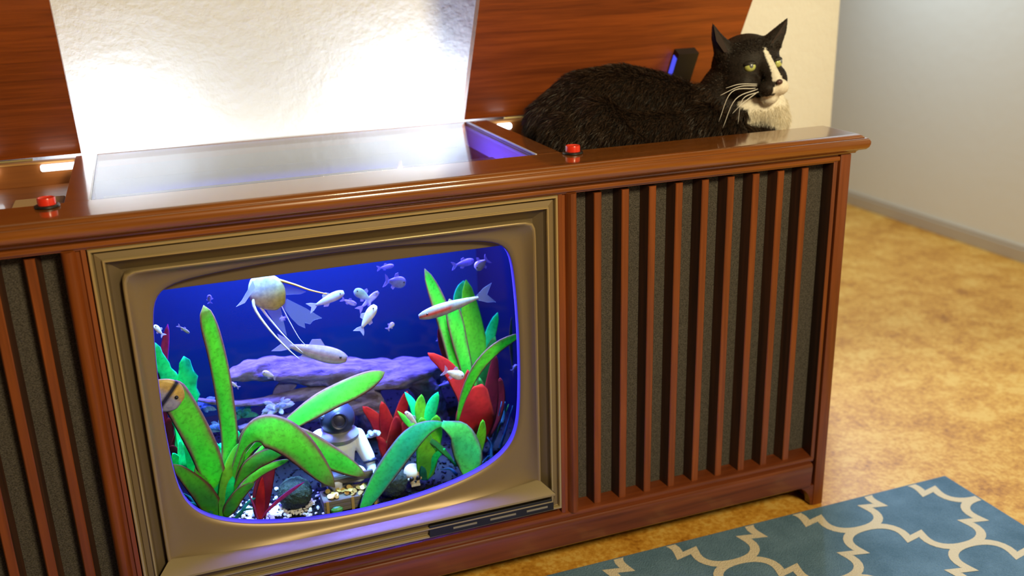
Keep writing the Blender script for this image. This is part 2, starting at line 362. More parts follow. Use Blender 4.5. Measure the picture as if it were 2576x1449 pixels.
mb = MB(); mb.loft([rect_ring(.0203, -.001), rect_ring(.023, .004), rect_ring(.0375, .0145), rect_ring(.046, .0150)], False); k('sloping_band', mb, M['gold_dark'], False, SUR)
mb = MB(); mb.loft([rect_ring(.0372, .0148, 1), rect_ring(.0374, .001, 1), rect_ring(.0386, -.0014, 1), rect_ring(.0408, -.0012, 1), rect_ring(.0428, .0012, 1)], False); k('inner_bead', mb, M['gold_bead2'], True, SUR)
# sill under the screen
mb = MB(); rings = []
for t in np.linspace(0, 1, 25):
    x = .020 + .66 * t; e = abs(2 * t - 1)
    xb = .040 + .62 * t
    cz = .1715 + .0175 * e ** 2.2; cy = .003
    rings.append([(xb, cy, cz), (xb, cy - .003, cz - .0005), (x, -.0205, .1705), (x, -.0225, .1690), (x, -.0225, .1655), (x, -.020, .1640), (x, .001, .1535), (xb, .006, .154)])
mb.loft(rings); k('sill', mb, M['sill'], 'auto', SUR, 'pale sloping sill below the screen')
mb = MB(); mb.loft([[(x, y, z) for y, z in ((.006, .1545), (-.001, .1540), (.0005, .1320), (.006, .1310))] for x in (.012, .688)]); k('lower_band', mb, M['gold_dark'], False, SUR)
mb = MB(); mb.box(.455, .684, -.0055, .002, .1265, .1495, .0012); k('control_strip', mb, M['black'], False, SUR, 'black control strip')
for x0, x1 in ((.497, .540), (.564, .612), (.632, .672)): k('plate', MB().box(x0, x1, -.0064, -.0050, .1335, .1372, .0006), M['plate'], False, SUR)
# top: frame strips round the glass, compartments, lids
k('top_strip', MB().box(-.0255, .0085, .0905, D, .722, ZT, .0008), M['wood_top'])
k('top_strip', MB().box(.703, .745, .0905, D, .722, ZT, .0008), M['wood_top'])
k('top_strip', MB().box(.0085, .703, .468, D, .722, ZT, .0008), M['wood_top'])
k('glass_cover', MB().box(.0105, .7005, .0935, .466, .7395, .7455, .0008), M['cover_glass'], label='clear glass cover over the tank')
gem_ = mat('polished_edge', (.6, .66, .8), .2)
k('glass_edge', MB().box(.7005, .7035, .092, .467, .7395, .7470, .0004), gem_); k('glass_edge', MB().box(.0080, .0105, .092, .467, .7395, .7462, .0004), gem_)
for x0, x1 in ((xL + .018, -.0255), (.745, xR - .018)):
    k('deck', MB().box(x0, x1, .0905, .470, .690, .700), M['wood_in'])
    k('compartment_back', MB().box(x0, x1, .463, .470, .700, .7385, .0006), M['wood_in']); k('hinge_strip', MB().box(x0, x1, .461, .4795, .7388, .7425, .0006), M['tan_wood'])
for x0, x1 in ((xL, -.016), (.70, 1.29)):
    th = math.radians(28.2); d = Vector((0, -math.sin(th), math.cos(th))); nn = Vector((0, math.cos(th), math.sin(th)))
    L_ = .40; prof = [(.001, 0), (L_ - .008, 0), (L_ - .003, .003), (L_, .010), (L_ - .003, .019), (.001, .019)]
    h0 = Vector((0, D - .004, ZT + .001)); mb = MB()
    mb.loft([[(x, (h0 + d * s + nn * t).y, (h0 + d * s + nn * t).z) for s, t in prof] for x in (x0, x1)]); k('lid', mb, M['wood_lid'], 'auto', label='raised lid leaning forward')
    for i in range(2): 
        xx = x0 + (x1 - x0) * (.2 + .6 * i); k('hinge', MB().tube([(xx - .03, D + .001, ZT - .003), (xx + .03, D + .001, ZT - .003)], .003, 8), M['gold_bead'])
# LED bars at the foot of the lids
for x0, x1 in ((-.086, -.022), (.760, .795), (-.245, -.150)):
    mb = MB(); mb.tube([(x0 + .002, .4575, .7315), (x0 + .004, .4575, .7315), (x1 - .004, .4575, .7315), (x1 - .002, .4575, .7315)], [.004, .0062, .0062, .004], 12); k('led_bar', mb, M['led'], True, label='lit white lamp bar')
# push buttons
for bx, by in ((-.046, .072), (.7585, .069)):
    mb = MB(); mb.lathe((bx, by, ZT), [(.016, .0002), (.0172, .001), (.0168, .0035), (.0140, .0045), (.0125, .004)], 32); pb = k('push_button', mb, M['black'], 'auto', label='black ring of the push button')
    mb = MB(); mb.lathe((bx, by, ZT), [(.0122, .003), (.0122, .0125), (.0116, .0140), (.0102, .0142), (.0090, .0132), (.001, .0125)], 32); link('button_cap', mb, M['red'], pb, 'auto')['label'] = 'red button cap'
# ------------------------------------------------------------------ small things on the console
mb = MB(); mb.box(-.118, -.042, .205, .330, .7002, .7070, .002); tag(link('felt_mat', mb, M['tan']), 'small tan felt mat lying in the open left compartment of the console', 'mat')
# device leaning along the right lid
th = math.radians(28.2); d = Vector((0, -math.sin(th), math.cos(th))); nn = Vector((0, math.cos(th), math.sin(th)))
lp = at(1722, 126, .415); sT = (lp.z - ZT - .001) / d.z
def lidp(x, s, t): q = Vector((x, D - .004, ZT + .001)) + d * s + nn * t; return Vector((x, q.y, q.z))
DV = thing('controller_box', lidp(lp.x, .0, -.012), 'small black box with a blue lit side against the raised lid behind the cat', 'device')
xa, xb = 1.140, 1.187
def slab(x0, x1, s0, s1, t0, t1): 
    m_ = MB(); m_.loft([[lidp(x0, s, t), lidp(x1, s, t), lidp(x1, s, t2), lidp(x0, s, t2)] for s, t, t2 in ((s0, t0, t1), (s1, t0, t1))]); return m_
ZT2 = .137
link('body', slab(xa, xb, .004, ZT2, -.022, -.0012), M['black'], DV)
link('side_glow', slab(xa - .0012, xa, .03, ZT2 - .012, -.019, -.005), M['blue_glow'], DV)  # glowing strip stands in for the blue reflection on the box side
# ------------------------------------------------------------------ rug with trellis pattern
RC = Vector((1.5580, -.0240, 0)); rx0, ry0 = -.30, -1.30
RUG = tag(link('rug', MB().box(rx0, RC.x, ry0, RC.y, .0003, .0085, .002), M['rug']), 'blue rug with a cream trellis pattern on the floor in front of the console', 'rug')
def bez(P, n=10):
    out = []
    for t in np.linspace(0, 1, n): out.append(tuple((1 - t) ** 3 * P[0][i] + 3 * (1 - t) ** 2 * t * P[1][i] + 3 * (1 - t) * t * t * P[2][i] + t ** 3 * P[3][i] for i in (0, 1)))
    return out
W2, H2 = .1395, .1165
half = bez([(0, 0), (.040, -.001), (.070, .022), (.0525, .0620)], 10)
path = half + [(W2 - x, H2 - y) for x, y in reversed(half)]
mb = MB(); hw = .0086; nx0, ny0 = .994, -.1200; XM, YM = RC.x - .006, RC.y - .005
def ribbon(pts):
    L_, R_ = [], []; n = len(pts)
    for a_ in range(n):
        d0 = Vector(pts[a_]) - Vector(pts[a_ - 1]) if a_ else None; d1 = Vector(pts[a_ + 1]) - Vector(pts[a_]) if a_ < n - 1 else None
        d0 = (d0 or d1).normalized(); d1 = (d1 or d0).normalized()
        n0 = Vector((-d0.y, d0.x)); n1 = Vector((-d1.y, d1.x)); m_ = (n0 + n1); m_ = m_.normalized() if m_.length > 1e-4 else n0
        q = min(1 / max(m_.dot(n1), .35), 1.55) * hw
        L_.append(Vector(pts[a_]) + m_ * q); R_.append(Vector(pts[a_]) - m_ * q)
    return L_, R_
cl = lambda p: (min(max(p[0], rx0 + .005), XM), min(max(p[1], ry0 + .005), YM))
cnt = 0
for i in range(-12, 8):
    for j in range(-12, 3):
        if (i + j) % 2: continue
        for sx in (1, -1):
            L_, R_ = ribbon([(nx0 + i * W2 + sx * x, ny0 + j * H2 + y) for x, y in path]); cnt += 1
            zt_ = .0089 + .00005 * (cnt % 6)
            for a_ in range(len(L_) - 1):
                qd = [cl(p) for p in (L_[a_], L_[a_ + 1], R_[a_ + 1], R_[a_])]
                ar = sum(qd[t][0] * qd[(t + 1) % 4][1] - qd[(t + 1) % 4][0] * qd[t][1] for t in range(4))
                if abs(ar) < 1e-7: continue
                if ar < 0: qd = qd[::-1]
                mb.add([(x, y, zt_) for x, y in qd], [(0, 1, 2, 3)])
link('trellis_pattern', mb, M['rug_line'], RUG, fixn=False)['label'] = 'cream trellis lines'
# ------------------------------------------------------------------ aquarium
TX0, TX1, TY0, TY1, TZ0, TZ1 = -.008, .7095, .040, .452, .110, .700
A = thing('aquarium', (.35, .25, TZ0), 'blue lit glass aquarium built into the console behind the screen opening', 'aquarium')
def ap_(name, mb, m, smooth=False): return link(name, mb, m, A, smooth)
bm_ = mat('backdrop_film', (.004, .030, .075), .9, spec=.02); ap_('back_panel', MB().box(TX0, TX1, TY1 - .006, TY1, TZ0, TZ1), bm_)
sm_ = mat('side_film', (.003, .007, .025), .5, spec=.05)
ap_('front_pane', MB().box(TX0, TX1, TY0, TY0 + .005, TZ0, TZ1), M['glass'])
ap_('side_pane', MB().box(TX0, TX0 + .006, TY0 + .005, TY1 - .006, TZ0, TZ1), sm_); ap_('side_pane', MB().box(TX1 - .006, TX1, TY0 + .005, TY1 - .006, TZ0, TZ1), sm_)
ap_('base_pane', MB().box(TX0, TX1, TY0, TY1, TZ0 - .006, TZ0), M['black'])
ap_('rim', MB().box(TX0 + .012, TX1 - .012, TY0 - .007, TY0 - .001, .6145, .690, .001), M['gold_dark'])
ap_('water', MB().box(TX0 + .0065, TX1 - .0065, TY0 + .0056, TY1 - .0066, TZ0 + .001, .655), M['water'])
mb = MB(); mb.box(.02, .68, .20, .25, .706, .716, .002); lb = ap_('light_bar', mb, M['black'])
link('lamp_strip', MB().box(.03, .67, .205, .245, .7035, .7062), mat('violet_lamp', (1, 1, 1), .5, emit=(.25, .16, 1), estr=5), A)
ap_('hood_lining', MB().box(.6975, .7005, .094, .465, .7005, .7385), mat('pale_lining', (.62, .55, .85), .5))
# gravel
mb = MB(); nx, ny = 90, 50
xs = np.linspace(TX0 + .008, TX1 - .008, nx); ys = np.linspace(TY0 + .007, TY1 - .008, ny)
def hgt(x, y): return gz(y) + .004 * math.sin(x * 31) * math.sin(y * 27 + 1) 
mb.add([(x, y, hgt(x, y) - .002 + RNG.uniform(-.0008, .0008)) for y in ys for x in xs], [(j * nx + i, j * nx + i + 1, (j + 1) * nx + i + 1, (j + 1) * nx + i) for j in range(ny - 1) for i in range(nx - 1)])
GRV = tag(link('gravel', mb, mat('black_sand', (.008, .008, .012), .9, spec=.1), fixn=False), 'black gravel covering the bottom of the aquarium', 'gravel', kind='stuff')
ICO = [(0, 0, 1), (.894, 0, .447), (.276, .851, .447), (-.724, .526, .447), (-.724, -.526, .447), (.276, -.851, .447), (.724, .526, -.447), (-.276, .851, -.447), (-.894, 0, -.447), (-.276, -.851, -.447), (.724, -.526, -.447), (0, 0, -1)]
ICF = [(0, 1, 2), (0, 2, 3), (0, 3, 4), (0, 4, 5), (0, 5, 1), (1, 6, 2), (2, 7, 3), (3, 8, 4), (4, 9, 5), (5, 10, 1), (2, 6, 7), (3, 7, 8), (4, 8, 9), (5, 9, 10), (1, 10, 6), (6, 11, 7), (7, 11, 8), (8, 11, 9), (9, 11, 10), (10, 11, 6)]
def pebbles(mb, xy, r0, r1, cols):
    for x, y in xy:
        r_ = RNG.uniform(r0, r1); sc = RNG.uniform(.6, 1.2, 3); j = RNG.uniform(.8, 1.15, 12)
        cc = cols[RNG.integers(len(cols))]
        mb.add([(x + p[0] * r_ * sc[0] * j[i], y + p[1] * r_ * sc[1] * j[i], hgt(x, y) + r_ * .25 + p[2] * r_ * sc[2] * .7 * j[i]) for i, p in enumerate(ICO)], ICF, [(*cc, 1)] * 12)
mb = MB(); pts = [(RNG.uniform(TX0 + .012, TX1 - .012), TY0 + .011 + (RNG.random() ** 1.8) * .36) for _ in range(3200)]
pebbles(mb, pts, .0014, .0034, [(.008, .008, .016), (.004, .004, .007), (.014, .014, .030), (.006, .006, .018)])
pb_ = link('pebble_layer', mb, M['pebble'], GRV, False, colors=True, fixn=False); pb_['kind'] = 'stuff'
mb = MB(); c0 = ground(690, 1296)
pts = [(c0.x + RNG.normal(0, .045), c0.y + RNG.normal(.012, .020)) for _ in range(420)]
pts = [p for p in pts if .055 < p[1] < .2 and p[0] > .08 and p[0] < .30]
pebbles(mb, pts, .002, .0055, [(.75, .72, .75), (.55, .52, .58), (.8, .78, .7)])
tag(link('pale_gravel', mb, M['pebble'], None, False, colors=True, fixn=False), 'patch of pale gravel around the red stem at the left of the tank', 'gravel', kind='stuff')
# ------------------------------------------------------------------ plants
def catmull(P, n):
    P = [Vector(p) for p in P]; Q = [P[0] * 2 - P[1]] + P + [P[-1] * 2 - P[-2]]; out = []
    m = len(P) - 1
    for i in range(n + 1):
        s = i / n * m; j = min(int(s), m - 1); t = s - j; a, b, c_, d_ = Q[j:j + 4]
        out.append(.5 * ((2 * b) + (c_ - a) * t + (2 * a - 5 * b + 4 * c_ - d_) * t * t + (3 * b - a - 3 * c_ + d_) * t ** 3))
    return out
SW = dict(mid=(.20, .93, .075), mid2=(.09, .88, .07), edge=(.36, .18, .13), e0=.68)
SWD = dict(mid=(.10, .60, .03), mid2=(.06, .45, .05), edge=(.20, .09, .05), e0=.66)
FL = dict(mid=(.01, .92, .22), mid2=(.01, .80, .28), edge=(.01, .85, .25), e0=.9)
YG = dict(mid=(.25, .80, .04), mid2=(.12, .62, .05), edge=(.08, .6, .10), e0=.9)
TE = dict(mid=(.02, .62, .30), mid2=(.06, .8, .12), edge=(.26, .17, .20), e0=.78)
RD = dict(mid=(.70, .025, .02), mid2=(.48, .012, .02), edge=(.55, .03, .015), e0=.8)
DR = dict(mid=(.30, .012, .03), mid2=(.22, .01, .03), edge=(.25, .01, .02), e0=.8)
PU = dict(mid=(.48, .05, .30), mid2=(.55, .04, .12), edge=(.4, .04, .3), e0=.8)
GR = dict(mid=(.02, .30, .26), mid2=(.02, .22, .12), edge=(.02, .25, .3), e0=.8)
BL = dict(mid=(.06, .20, .55), mid2=(.03, .14, .3), edge=(.04, .2, .5), e0=.8)
DG = dict(mid=(.03, .30, .05), mid2=(.02, .2, .04), edge=(.10, .08, .03), e0=.75)
VV = Vector((.12, -.93, .34)).normalized()
def leaf(par, pts, wpx, pal, shape='sword', n=16, tilt=0., ruf=0., name='leaf'):
    """ribbon leaf with a lens section, pts = (u, v, depth) from base to tip"""
    if shape in ('strap', 'arch', 'droop'): n = 34
    C = catmull([at(*p) if not isinstance(p, Vector) else p for p in pts], n); mb = MB(); cols = []; rings = []
    sd = RNG.uniform(0, 50)
    for i, p in enumerate(C):
        t = i / n
        T = (C[min(i + 1, n)] - C[max(i - 1, 0)]).normalized()
        Wd = T.cross(VV); Wd = Wd.normalized() if Wd.length > 1e-5 else Vector((1, 0, 0)); N = Wd.cross(T).normalized()
        ang = tilt + .25 * math.sin(t * 3 + sd); Wd, N = Wd * math.cos(ang) + N * math.sin(ang), N * math.cos(ang) - Wd * math.sin(ang)
        if N.dot(VV) < 0: N = -N
        if shape == 'sword': pr = (.26 + .74 * math.sin(PI / 2 * min(1, t / .62)) ** 1.5) * max(0, 1 - max(0, (t - .66) / .34) ** 2) ** .62
        elif shape == 'arch': q_ = min(1, max(0, (t - .30) / .34)); pr = (.20 + .80 * q_ * q_ * (3 - 2 * q_)) * max(0, 1 - max(0, (t - .72) / .28) ** 2) ** .62
        elif shape == 'droop': q_ = min(1, max(0, (t - .42) / .30)); pr = (.20 + .80 * q_ * q_ * (3 - 2 * q_)) * max(0, 1 - max(0, (t - .76) / .24) ** 2) ** .62
        elif shape == 'strap': pr = (.62 + .38 * math.sin(PI / 2 * min(1, t / .75))) * max(0, 1 - max(0, (t - .88) / .12) ** 2) ** .5
        elif shape == 'broad': pr = .10 + .90 * math.sin(PI * t ** .75) ** .6
        elif shape == 'oval': pr = math.sin(PI * (.04 + .95 * t)) ** .55
        elif shape == 'grass': pr = (1 - t) ** .6 * .9 + .1
        elif shape == 'tear': pr = .06 + .94 * math.sin(PI * t ** 1.7) ** .8
        if shape != 'grass' and i == n: pr = .04
        h = wpx * pxm(p) * .5 * pr
        if ruf: h *= 1 + ruf * math.sin(t * 34 + sd) * .5
        th = .0003 + .0003 * pr
        bend = h * .12
        sec = [(-1, 0), (-.86, .7), (-.70, .9), (-.35, 1), (0, 1.2), (.35, 1), (.70, .9), (.86, .7), (1, 0), (.8, -.8), (.5, -1), (0, -1), (-.5, -1), (-.8, -.8)]
        ring = []
        for a, q in sec:
            ring.append(p + Wd * (a * h) + N * (q * th - bend * a * a * 0.8 + (ruf * h * .35 * math.sin(t * 30 + a * 3 + sd) * abs(a) if ruf else 0)))
            e = (abs(a) - pal['e0'] + .04 * math.sin(t * 23 + sd)) / .16; e = min(1, max(0, e)); e = max(e, .9 * max(0, (t - .93) / .07) if pal in (SW, SWD) else 0)
            w_ = .5 + .5 * math.sin(t * 9 + sd + a * 1.5); jit = RNG.uniform(.88, 1.1)
            base = [pal['mid'][z] * w_ + pal['mid2'][z] * (1 - w_) for z in range(3)]
            cols.append(tuple((base[z] * (1 - e) + pal['edge'][z] * e) * jit for z in range(3)) + (1,))
        rings.append(ring)
    mb.loft(rings, True, True, cols)
    return link(name, mb, M['leaf'], par, True, colors=True)
def plant(name, u, v, label, cat='plant', group=None, y=None):
    g_ = ground(u, v) if y is None else Vector((at(u, v, y).x, y, gz(y)))
    return thing(name, g_ - Vector((0, 0, .002)), label, cat, group)
# 1 large sword plant at the left front
P1 = plant('sword_plant', 552, 1322, 'large bright green sword plant with brown-edged leaves at the left front of the tank'); B1 = (552, 1318, .110)
for pts, w_, pal, sh in [
    ([B1, (566, 1220, .112), (578, 1120, .114), (565, 1000, .112), (545, 890, .105), (512, 768, .095)], 46, SW, 'strap'),
    ([(550, 1310, .108), (543, 1230, .102), (516, 1140, .09), (466, 1040, .078), (418, 962, .070)], 74, SW, 'strap'),
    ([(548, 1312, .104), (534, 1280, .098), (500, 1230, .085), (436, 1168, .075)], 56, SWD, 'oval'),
    ([(556, 1312, .108), (584, 1200, .10), (618, 1110, .088), (668, 1084, .078), (742, 1118, .070), (842, 1226, .062)], 86, SW, 'arch'),
    ([(560, 1305, .112), (600, 1180, .115), (660, 1110, .105), (740, 1105, .09), (820, 1146, .080), (920, 1198, .075)], 66, SW, 'arch'),
    ([(560, 1308, .115), (610, 1190, .125), (690, 1098, .12), (800, 1020, .11), (900, 970, .10), (968, 936, .095)], 58, SW, 'arch'),
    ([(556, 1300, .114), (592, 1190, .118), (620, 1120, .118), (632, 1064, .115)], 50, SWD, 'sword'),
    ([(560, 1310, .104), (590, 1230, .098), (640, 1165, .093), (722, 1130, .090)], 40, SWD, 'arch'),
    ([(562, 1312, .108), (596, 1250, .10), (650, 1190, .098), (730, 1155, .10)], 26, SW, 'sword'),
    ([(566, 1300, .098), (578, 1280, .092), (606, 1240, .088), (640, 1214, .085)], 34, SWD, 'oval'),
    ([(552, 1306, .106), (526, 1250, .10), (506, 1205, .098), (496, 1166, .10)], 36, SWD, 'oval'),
    ([(556, 1316, .100), (566, 1240, .098), (588, 1170, .10), (612, 1110, .105)], 46, YG, 'sword'),
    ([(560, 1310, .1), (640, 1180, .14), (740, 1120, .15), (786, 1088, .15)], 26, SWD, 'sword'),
    ([(553, 1322, .102), (556, 1270, .100), (560, 1220, .099), (572, 1170, .102)], 60, FL, 'sword')]:
    leaf(P1, pts, w_, pal, sh)
# 2 fluorescent broad leaf plants behind it, left
P2 = plant('broad_leaf_plant', 470, 1240, 'vivid green broad leaved plant behind the left sword plant', y=.17)
b2 = (478, 1230, .17)
for pts, w_, r_ in [([b2, (462, 1080, .19), (440, 980, .20), (408, 920, .20), (390, 862, .20)], 46, .25), ([b2, (470, 1100, .19), (466, 1010, .20), (470, 950, .20), (462, 896, .20)], 66, .3),
    ([b2, (476, 1180, .16), (478, 1140, .155), (472, 1104, .15)], 52, 0), ([b2, (450, 1170, .15), (434, 1140, .14)], 28, 0), ([b2, (462, 1180, .15), (456, 1140, .15), (452, 1106, .15)], 22, 0)]:
    leaf(P2, pts, w_, FL, 'broad', ruf=r_)
P2b = plant('broad_leaf_plant', 560, 1240, 'vivid green rounded-leaf clump just behind the base of the left sword plant', y=.16)
for pts, w_ in [([(565, 1230, .155), (552, 1180, .15), (536, 1140, .145), (530, 1108, .145)], 60), ([(570, 1230, .155), (576, 1190, .15), (570, 1150, .148), (552, 1116, .15)], 70), ([(572, 1230, .155), (586, 1150, .16), (592, 1110, .16), (590, 1080, .16)], 44), ([(572, 1230, .15), (590, 1190, .145), (600, 1160, .145)], 40)]:
    leaf(P2b, pts, w_, FL, 'broad')
# 3 dark red plant at the left edge
P3 = plant('red_plant', 420, 1190, 'dark red plant with a violet shoot at the left edge of the tank', y=.20)
b3 = (432, 1180, .20)
for pts, w_, pal in [([b3, (424, 1110, .2), (424, 1050, .195)], 30, DR), ([b3, (440, 1120, .2), (452, 1084, .195)], 20, DR), ([b3, (412, 1040, .22), (402, 960, .23), (398, 900, .23)], 24, DR), ([b3, (408, 1000, .24), (412, 900, .245), (422, 815, .245)], 22, PU), ([b3, (430, 1150, .19), (436, 1120, .185)], 34, DR)]:
    leaf(P3, pts, w_, pal, 'sword')
# 4 red stem plant
P4 = plant('red_plant', 655, 1312, 'tall narrow red plant with a pink stem in the pale gravel'); b4 = (655, 1310, .1)
for pts, w_, pal, sh in [([b4, (656, 1265, .1), (664, 1220, .102), (676, 1180, .105), (690, 1130, .11)], 46, DR, 'broad'), ([b4, (654, 1270, .098), (656, 1240, .097), (660, 1200, .098)], 24, RD, 'broad'),
    ([b4, (668, 1290, .098), (700, 1260, .095), (732, 1235, .093), (766, 1212, .092)], 10, PU, 'sword'), ([(650, 1308, .1), (638, 1270, .1), (624, 1240, .1)], 7, PU, 'grass'), ([b4, (660, 1200, .11), (654, 1140, .115)], 22, DR, 'sword')]:
    leaf(P4, pts, w_, pal, sh)
# 5 red plant in the middle
P5 = plant('red_plant', 985, 1200, 'red plant with upright pointed leaves between the diver and the small green plant', y=.20); b5 = (988, 1190, .20)
for pts, w_ in [([b5, (970, 1110, .2), (948, 1060, .2), (912, 1022, .2)], 40), ([b5, (980, 1110, .198), (972, 1060, .196), (960, 1010, .195)], 42), ([b5, (1000, 1090, .205), (1012, 1030, .21), (1024, 984, .21)], 40), ([b5, (990, 1120, .195), (996, 1080, .19), (998, 1046, .19)], 42), ([b5, (1010, 1120, .2), (1020, 1080, .2), (1024, 1050, .2)], 34), ([b5, (966, 1130, .195), (956, 1100, .195)], 26)]:
    leaf(P5, pts, w_, RD, 'broad')
leaf(P5, [b5, (978, 1140, .196), (972, 1110, .196)], 8, DG, 'grass')
# 6 small green plant right of centre
P6 = plant('green_plant', 1074, 1212, 'small lime green plant with curled leaves right of the middle of the tank'); b6 = (1074, 1208, .11)
for pts, w_, pal, sh in [([b6, (1066, 1120, .112), (1052, 1070, .115), (1040, 1020, .12), (1018, 986, .125)], 24, FL, 'tear'), ([b6, (1070, 1110, .112), (1062, 1060, .115), (1058, 1020, .118), (1060, 992, .12)], 34, YG, 'tear'), ([b6, (1082, 1110, .112), (1080, 1060, .115), (1088, 1020, .118), (1102, 986, .12)], 32, FL, 'tear'),
    ([b6, (1058, 1120, .11), (1044, 1080, .11), (1024, 1060, .112), (1000, 1034, .115)], 18, YG, 'tear'), ([b6, (1084, 1130, .108), (1092, 1090, .106), (1098, 1044, .106)], 62, YG, 'broad'), ([b6, (1070, 1140, .105), (1064, 1090, .10), (1060, 1050, .10)], 54, YG, 'broad'), ([b6, (1074, 1160, .10), (1072, 1120, .098), (1070, 1080, .098)], 58, YG, 'broad'),
    ([b6, (1084, 1180, .105), (1096, 1150, .1), (1120, 1128, .1)], 18, FL, 'sword'), ([b6, (1072, 1180, .104), (1072, 1150, .102)], 40, GR, 'broad')]:
    leaf(P6, pts, w_, pal, sh)
# 7 tall sword plant at the right
P7 = plant('sword_plant', 1180, 1130, 'tall green sword plant with brown-edged upright leaves at the right of the tank', y=.17); b7 = (1178, 1120, .17)
for pts, w_, pal, sh in [([b7, (1160, 980, .175), (1132, 850, .18), (1104, 760, .18), (1068, 676, .18)], 50, SW, 'sword'), ([b7, (1178, 960, .18), (1158, 860, .178), (1144, 800, .176), (1130, 752, .176)], 54, SW, 'sword'),
    ([b7, (1196, 1000, .185), (1194, 900, .19), (1186, 800, .195), (1172, 704, .2)], 84, YG, 'broad'), ([b7, (1198, 980, .2), (1182, 850, .21), (1160, 760, .215), (1166, 706, .215)], 60, FL, 'broad'),
    ([b7, (1196, 980, .19), (1216, 900, .195), (1234, 840, .2), (1252, 786, .2)], 30, FL, 'sword'), ([b7, (1200, 1000, .185), (1222, 920, .185), (1246, 846, .185)], 44, DG, 'broad'),
    ([(1150, 1060, .12), (1166, 1000, .115), (1200, 930, .105), (1250, 876, .095), (1314, 838, .082)], 34, SW, 'sword'), ([b7, (1150, 960, .2), (1134, 880, .205), (1110, 836, .21)], 26, DG, 'sword'), ([b7, (1210, 1060, .16), (1212, 1000, .16), (1206, 950, .16)], 34, DG, 'broad')]:
    leaf(P7, pts, w_, pal, sh)
# 8 big red plant right
P8 = plant('red_plant', 1210, 1150, 'big red plant with broad leaves below the tall sword plant at the right', y=.15); b8 = (1206, 1120, .15)
for pts, w_, sh, pal in [([b8, (1170, 1000, .155), (1130, 930, .158), (1076, 888, .16)], 44, 'broad', RD), ([b8, (1196, 1070, .14), (1198, 1020, .138), (1212, 966, .14)], 100, 'broad', RD), ([b8, (1228, 1040, .15), (1240, 960, .155), (1246, 890, .16)], 50, 'broad', DR), ([b8, (1190, 1040, .15), (1180, 980, .15), (1176, 930, .152)], 44, 'broad', RD), ([b8, (1236, 1050, .155), (1252, 1000, .158), (1258, 950, .16)], 50, 'broad', DR), ([b8, (1180, 1080, .145), (1164, 1040, .145)], 46, 'broad', RD), ([b8, (1150, 960, .20), (1120, 880, .21), (1104, 820, .21)], 26, 'sword', DR)]:
    leaf(P8, pts, w_, pal, sh)
# 9 drooping leaf plant in front right
P9 = plant('drooping_plant', 1150, 1180, 'green plant with two long drooping leaves at the right front of the tank', y=.10); b9 = (1146, 1174, .10)
for pts, w_, pal, sh in [([b9, (1150, 1120, .098), (1136, 1082, .092), (1100, 1068, .086), (1040, 1100, .078), (970, 1190, .070), (904, 1294, .063)], 58, TE, 'droop'), ([(1112, 1066, .088), (1134, 1076, .085), (1158, 1092, .082), (1174, 1130, .078), (1182, 1166, .073), (1180, 1208, .068)], 74, dict(TE, mid=(.07, .85, .26), mid2=(.14, .9, .16)), 'sword'),
    ([b9, (1130, 1150, .1), (1100, 1120, .1), (1066, 1098, .105)], 16, DG, 'sword'), ([b9, (1146, 1100, .12), (1150, 1040, .13)], 10, GR, 'grass'), ([(1196, 1170, .12), (1202, 1130, .118), (1212, 1090, .116), (1214, 1056, .115)], 30, YG, 'oval')]:
    leaf(P9, pts, w_, pal, sh)
# 10 grasses
PG = plant('grass_plant', 500, 1300, 'teal grass with thin blades at the bottom left corner of the tank')
for u0, v0, u1, v1, y_ in [(520, 1290, 446, 1190, .11), (516, 1292, 458, 1240, .10), (530, 1298, 500, 1230, .1), (530, 1300, 470, 1262, .095), (540, 1310, 516, 1262, .095), (600, 1300, 660, 1245, .1), (590, 1308, 640, 1280, .095)]:
    leaf(PG, [(u0, v0, y_), ((u0 + u1) / 2 - 4, (v0 + v1) / 2 - 10, y_ + .004), (u1, v1, y_)], 10, GR, 'grass', 8)
PG = plant('grass_plant', 1240, 1170, 'blue grass with thin blades at the bottom right corner of the tank')
for u0, v0, u1, v1, y_ in [(1205, 1180, 1232, 1146, .11), (1210, 1182, 1282, 1132, .11), (1230, 1150, 1262, 1010, .15), (1225, 1150, 1280, 1016, .16), (1250, 1150, 1290, 1020, .17), (1150, 1195, 1106, 1182, .1), (1262, 1070, 1270, 1010, .15), (1236, 1160, 1226, 1100, .13)]:
    leaf(PG, [(u0, v0, y_), ((u0 + u1) / 2 + 4, (v0 + v1) / 2 - 8, y_ + .004), (u1, v1, y_)], 9, BL if u0 != 1225 else DG, 'grass', 8)
P11 = plant('green_plant', 1302, 900, 'dark green plant half hidden by the right edge of the screen', y=.24)
for pts, w_ in [([(1312, 1060, .24), (1306, 940, .24), (1294, 860, .24), (1290, 790, .24)], 34), ([(1312, 1060, .24), (1316, 900, .24), (1310, 800, .24)], 34)]: leaf(P11, pts, w_, DG, 'broad')
# blue-leaved rosettes under the driftwood
def rosette(u, v, y_, rpx, n_, label, pal):
    c_ = at(u, v, y_); R_ = rpx * pxm(c_)
    t_ = thing('tuft_plant', c_, label, 'plant', None)
    for i in range(n_):
        a = 2 * PI * i / n_ + RNG.uniform(-.2, .2); el = RNG.uniform(-.1, .75)
        dv = Vector((math.cos(a) * math.cos(el), math.sin(a) * math.cos(el) * .6, math.sin(el)))
        leaf(t_, [c_, c_ + dv * R_ * .55 + Vector((0, 0, .003)), c_ + dv * R_], 13, pal, 'oval', 6)
    return t_
BLU = dict(mid=(.22, .42, .75), mid2=(.12, .35, .6), edge=(.3, .5, .8), e0=.8); WHT = dict(mid=(.7, .75, .8), mid2=(.4, .6, .65), edge=(.75, .75, .85), e0=.8); CYN = dict(mid=(.05, .5, .55), mid2=(.05, .4, .4), edge=(.1, .55, .6), e0=.8)
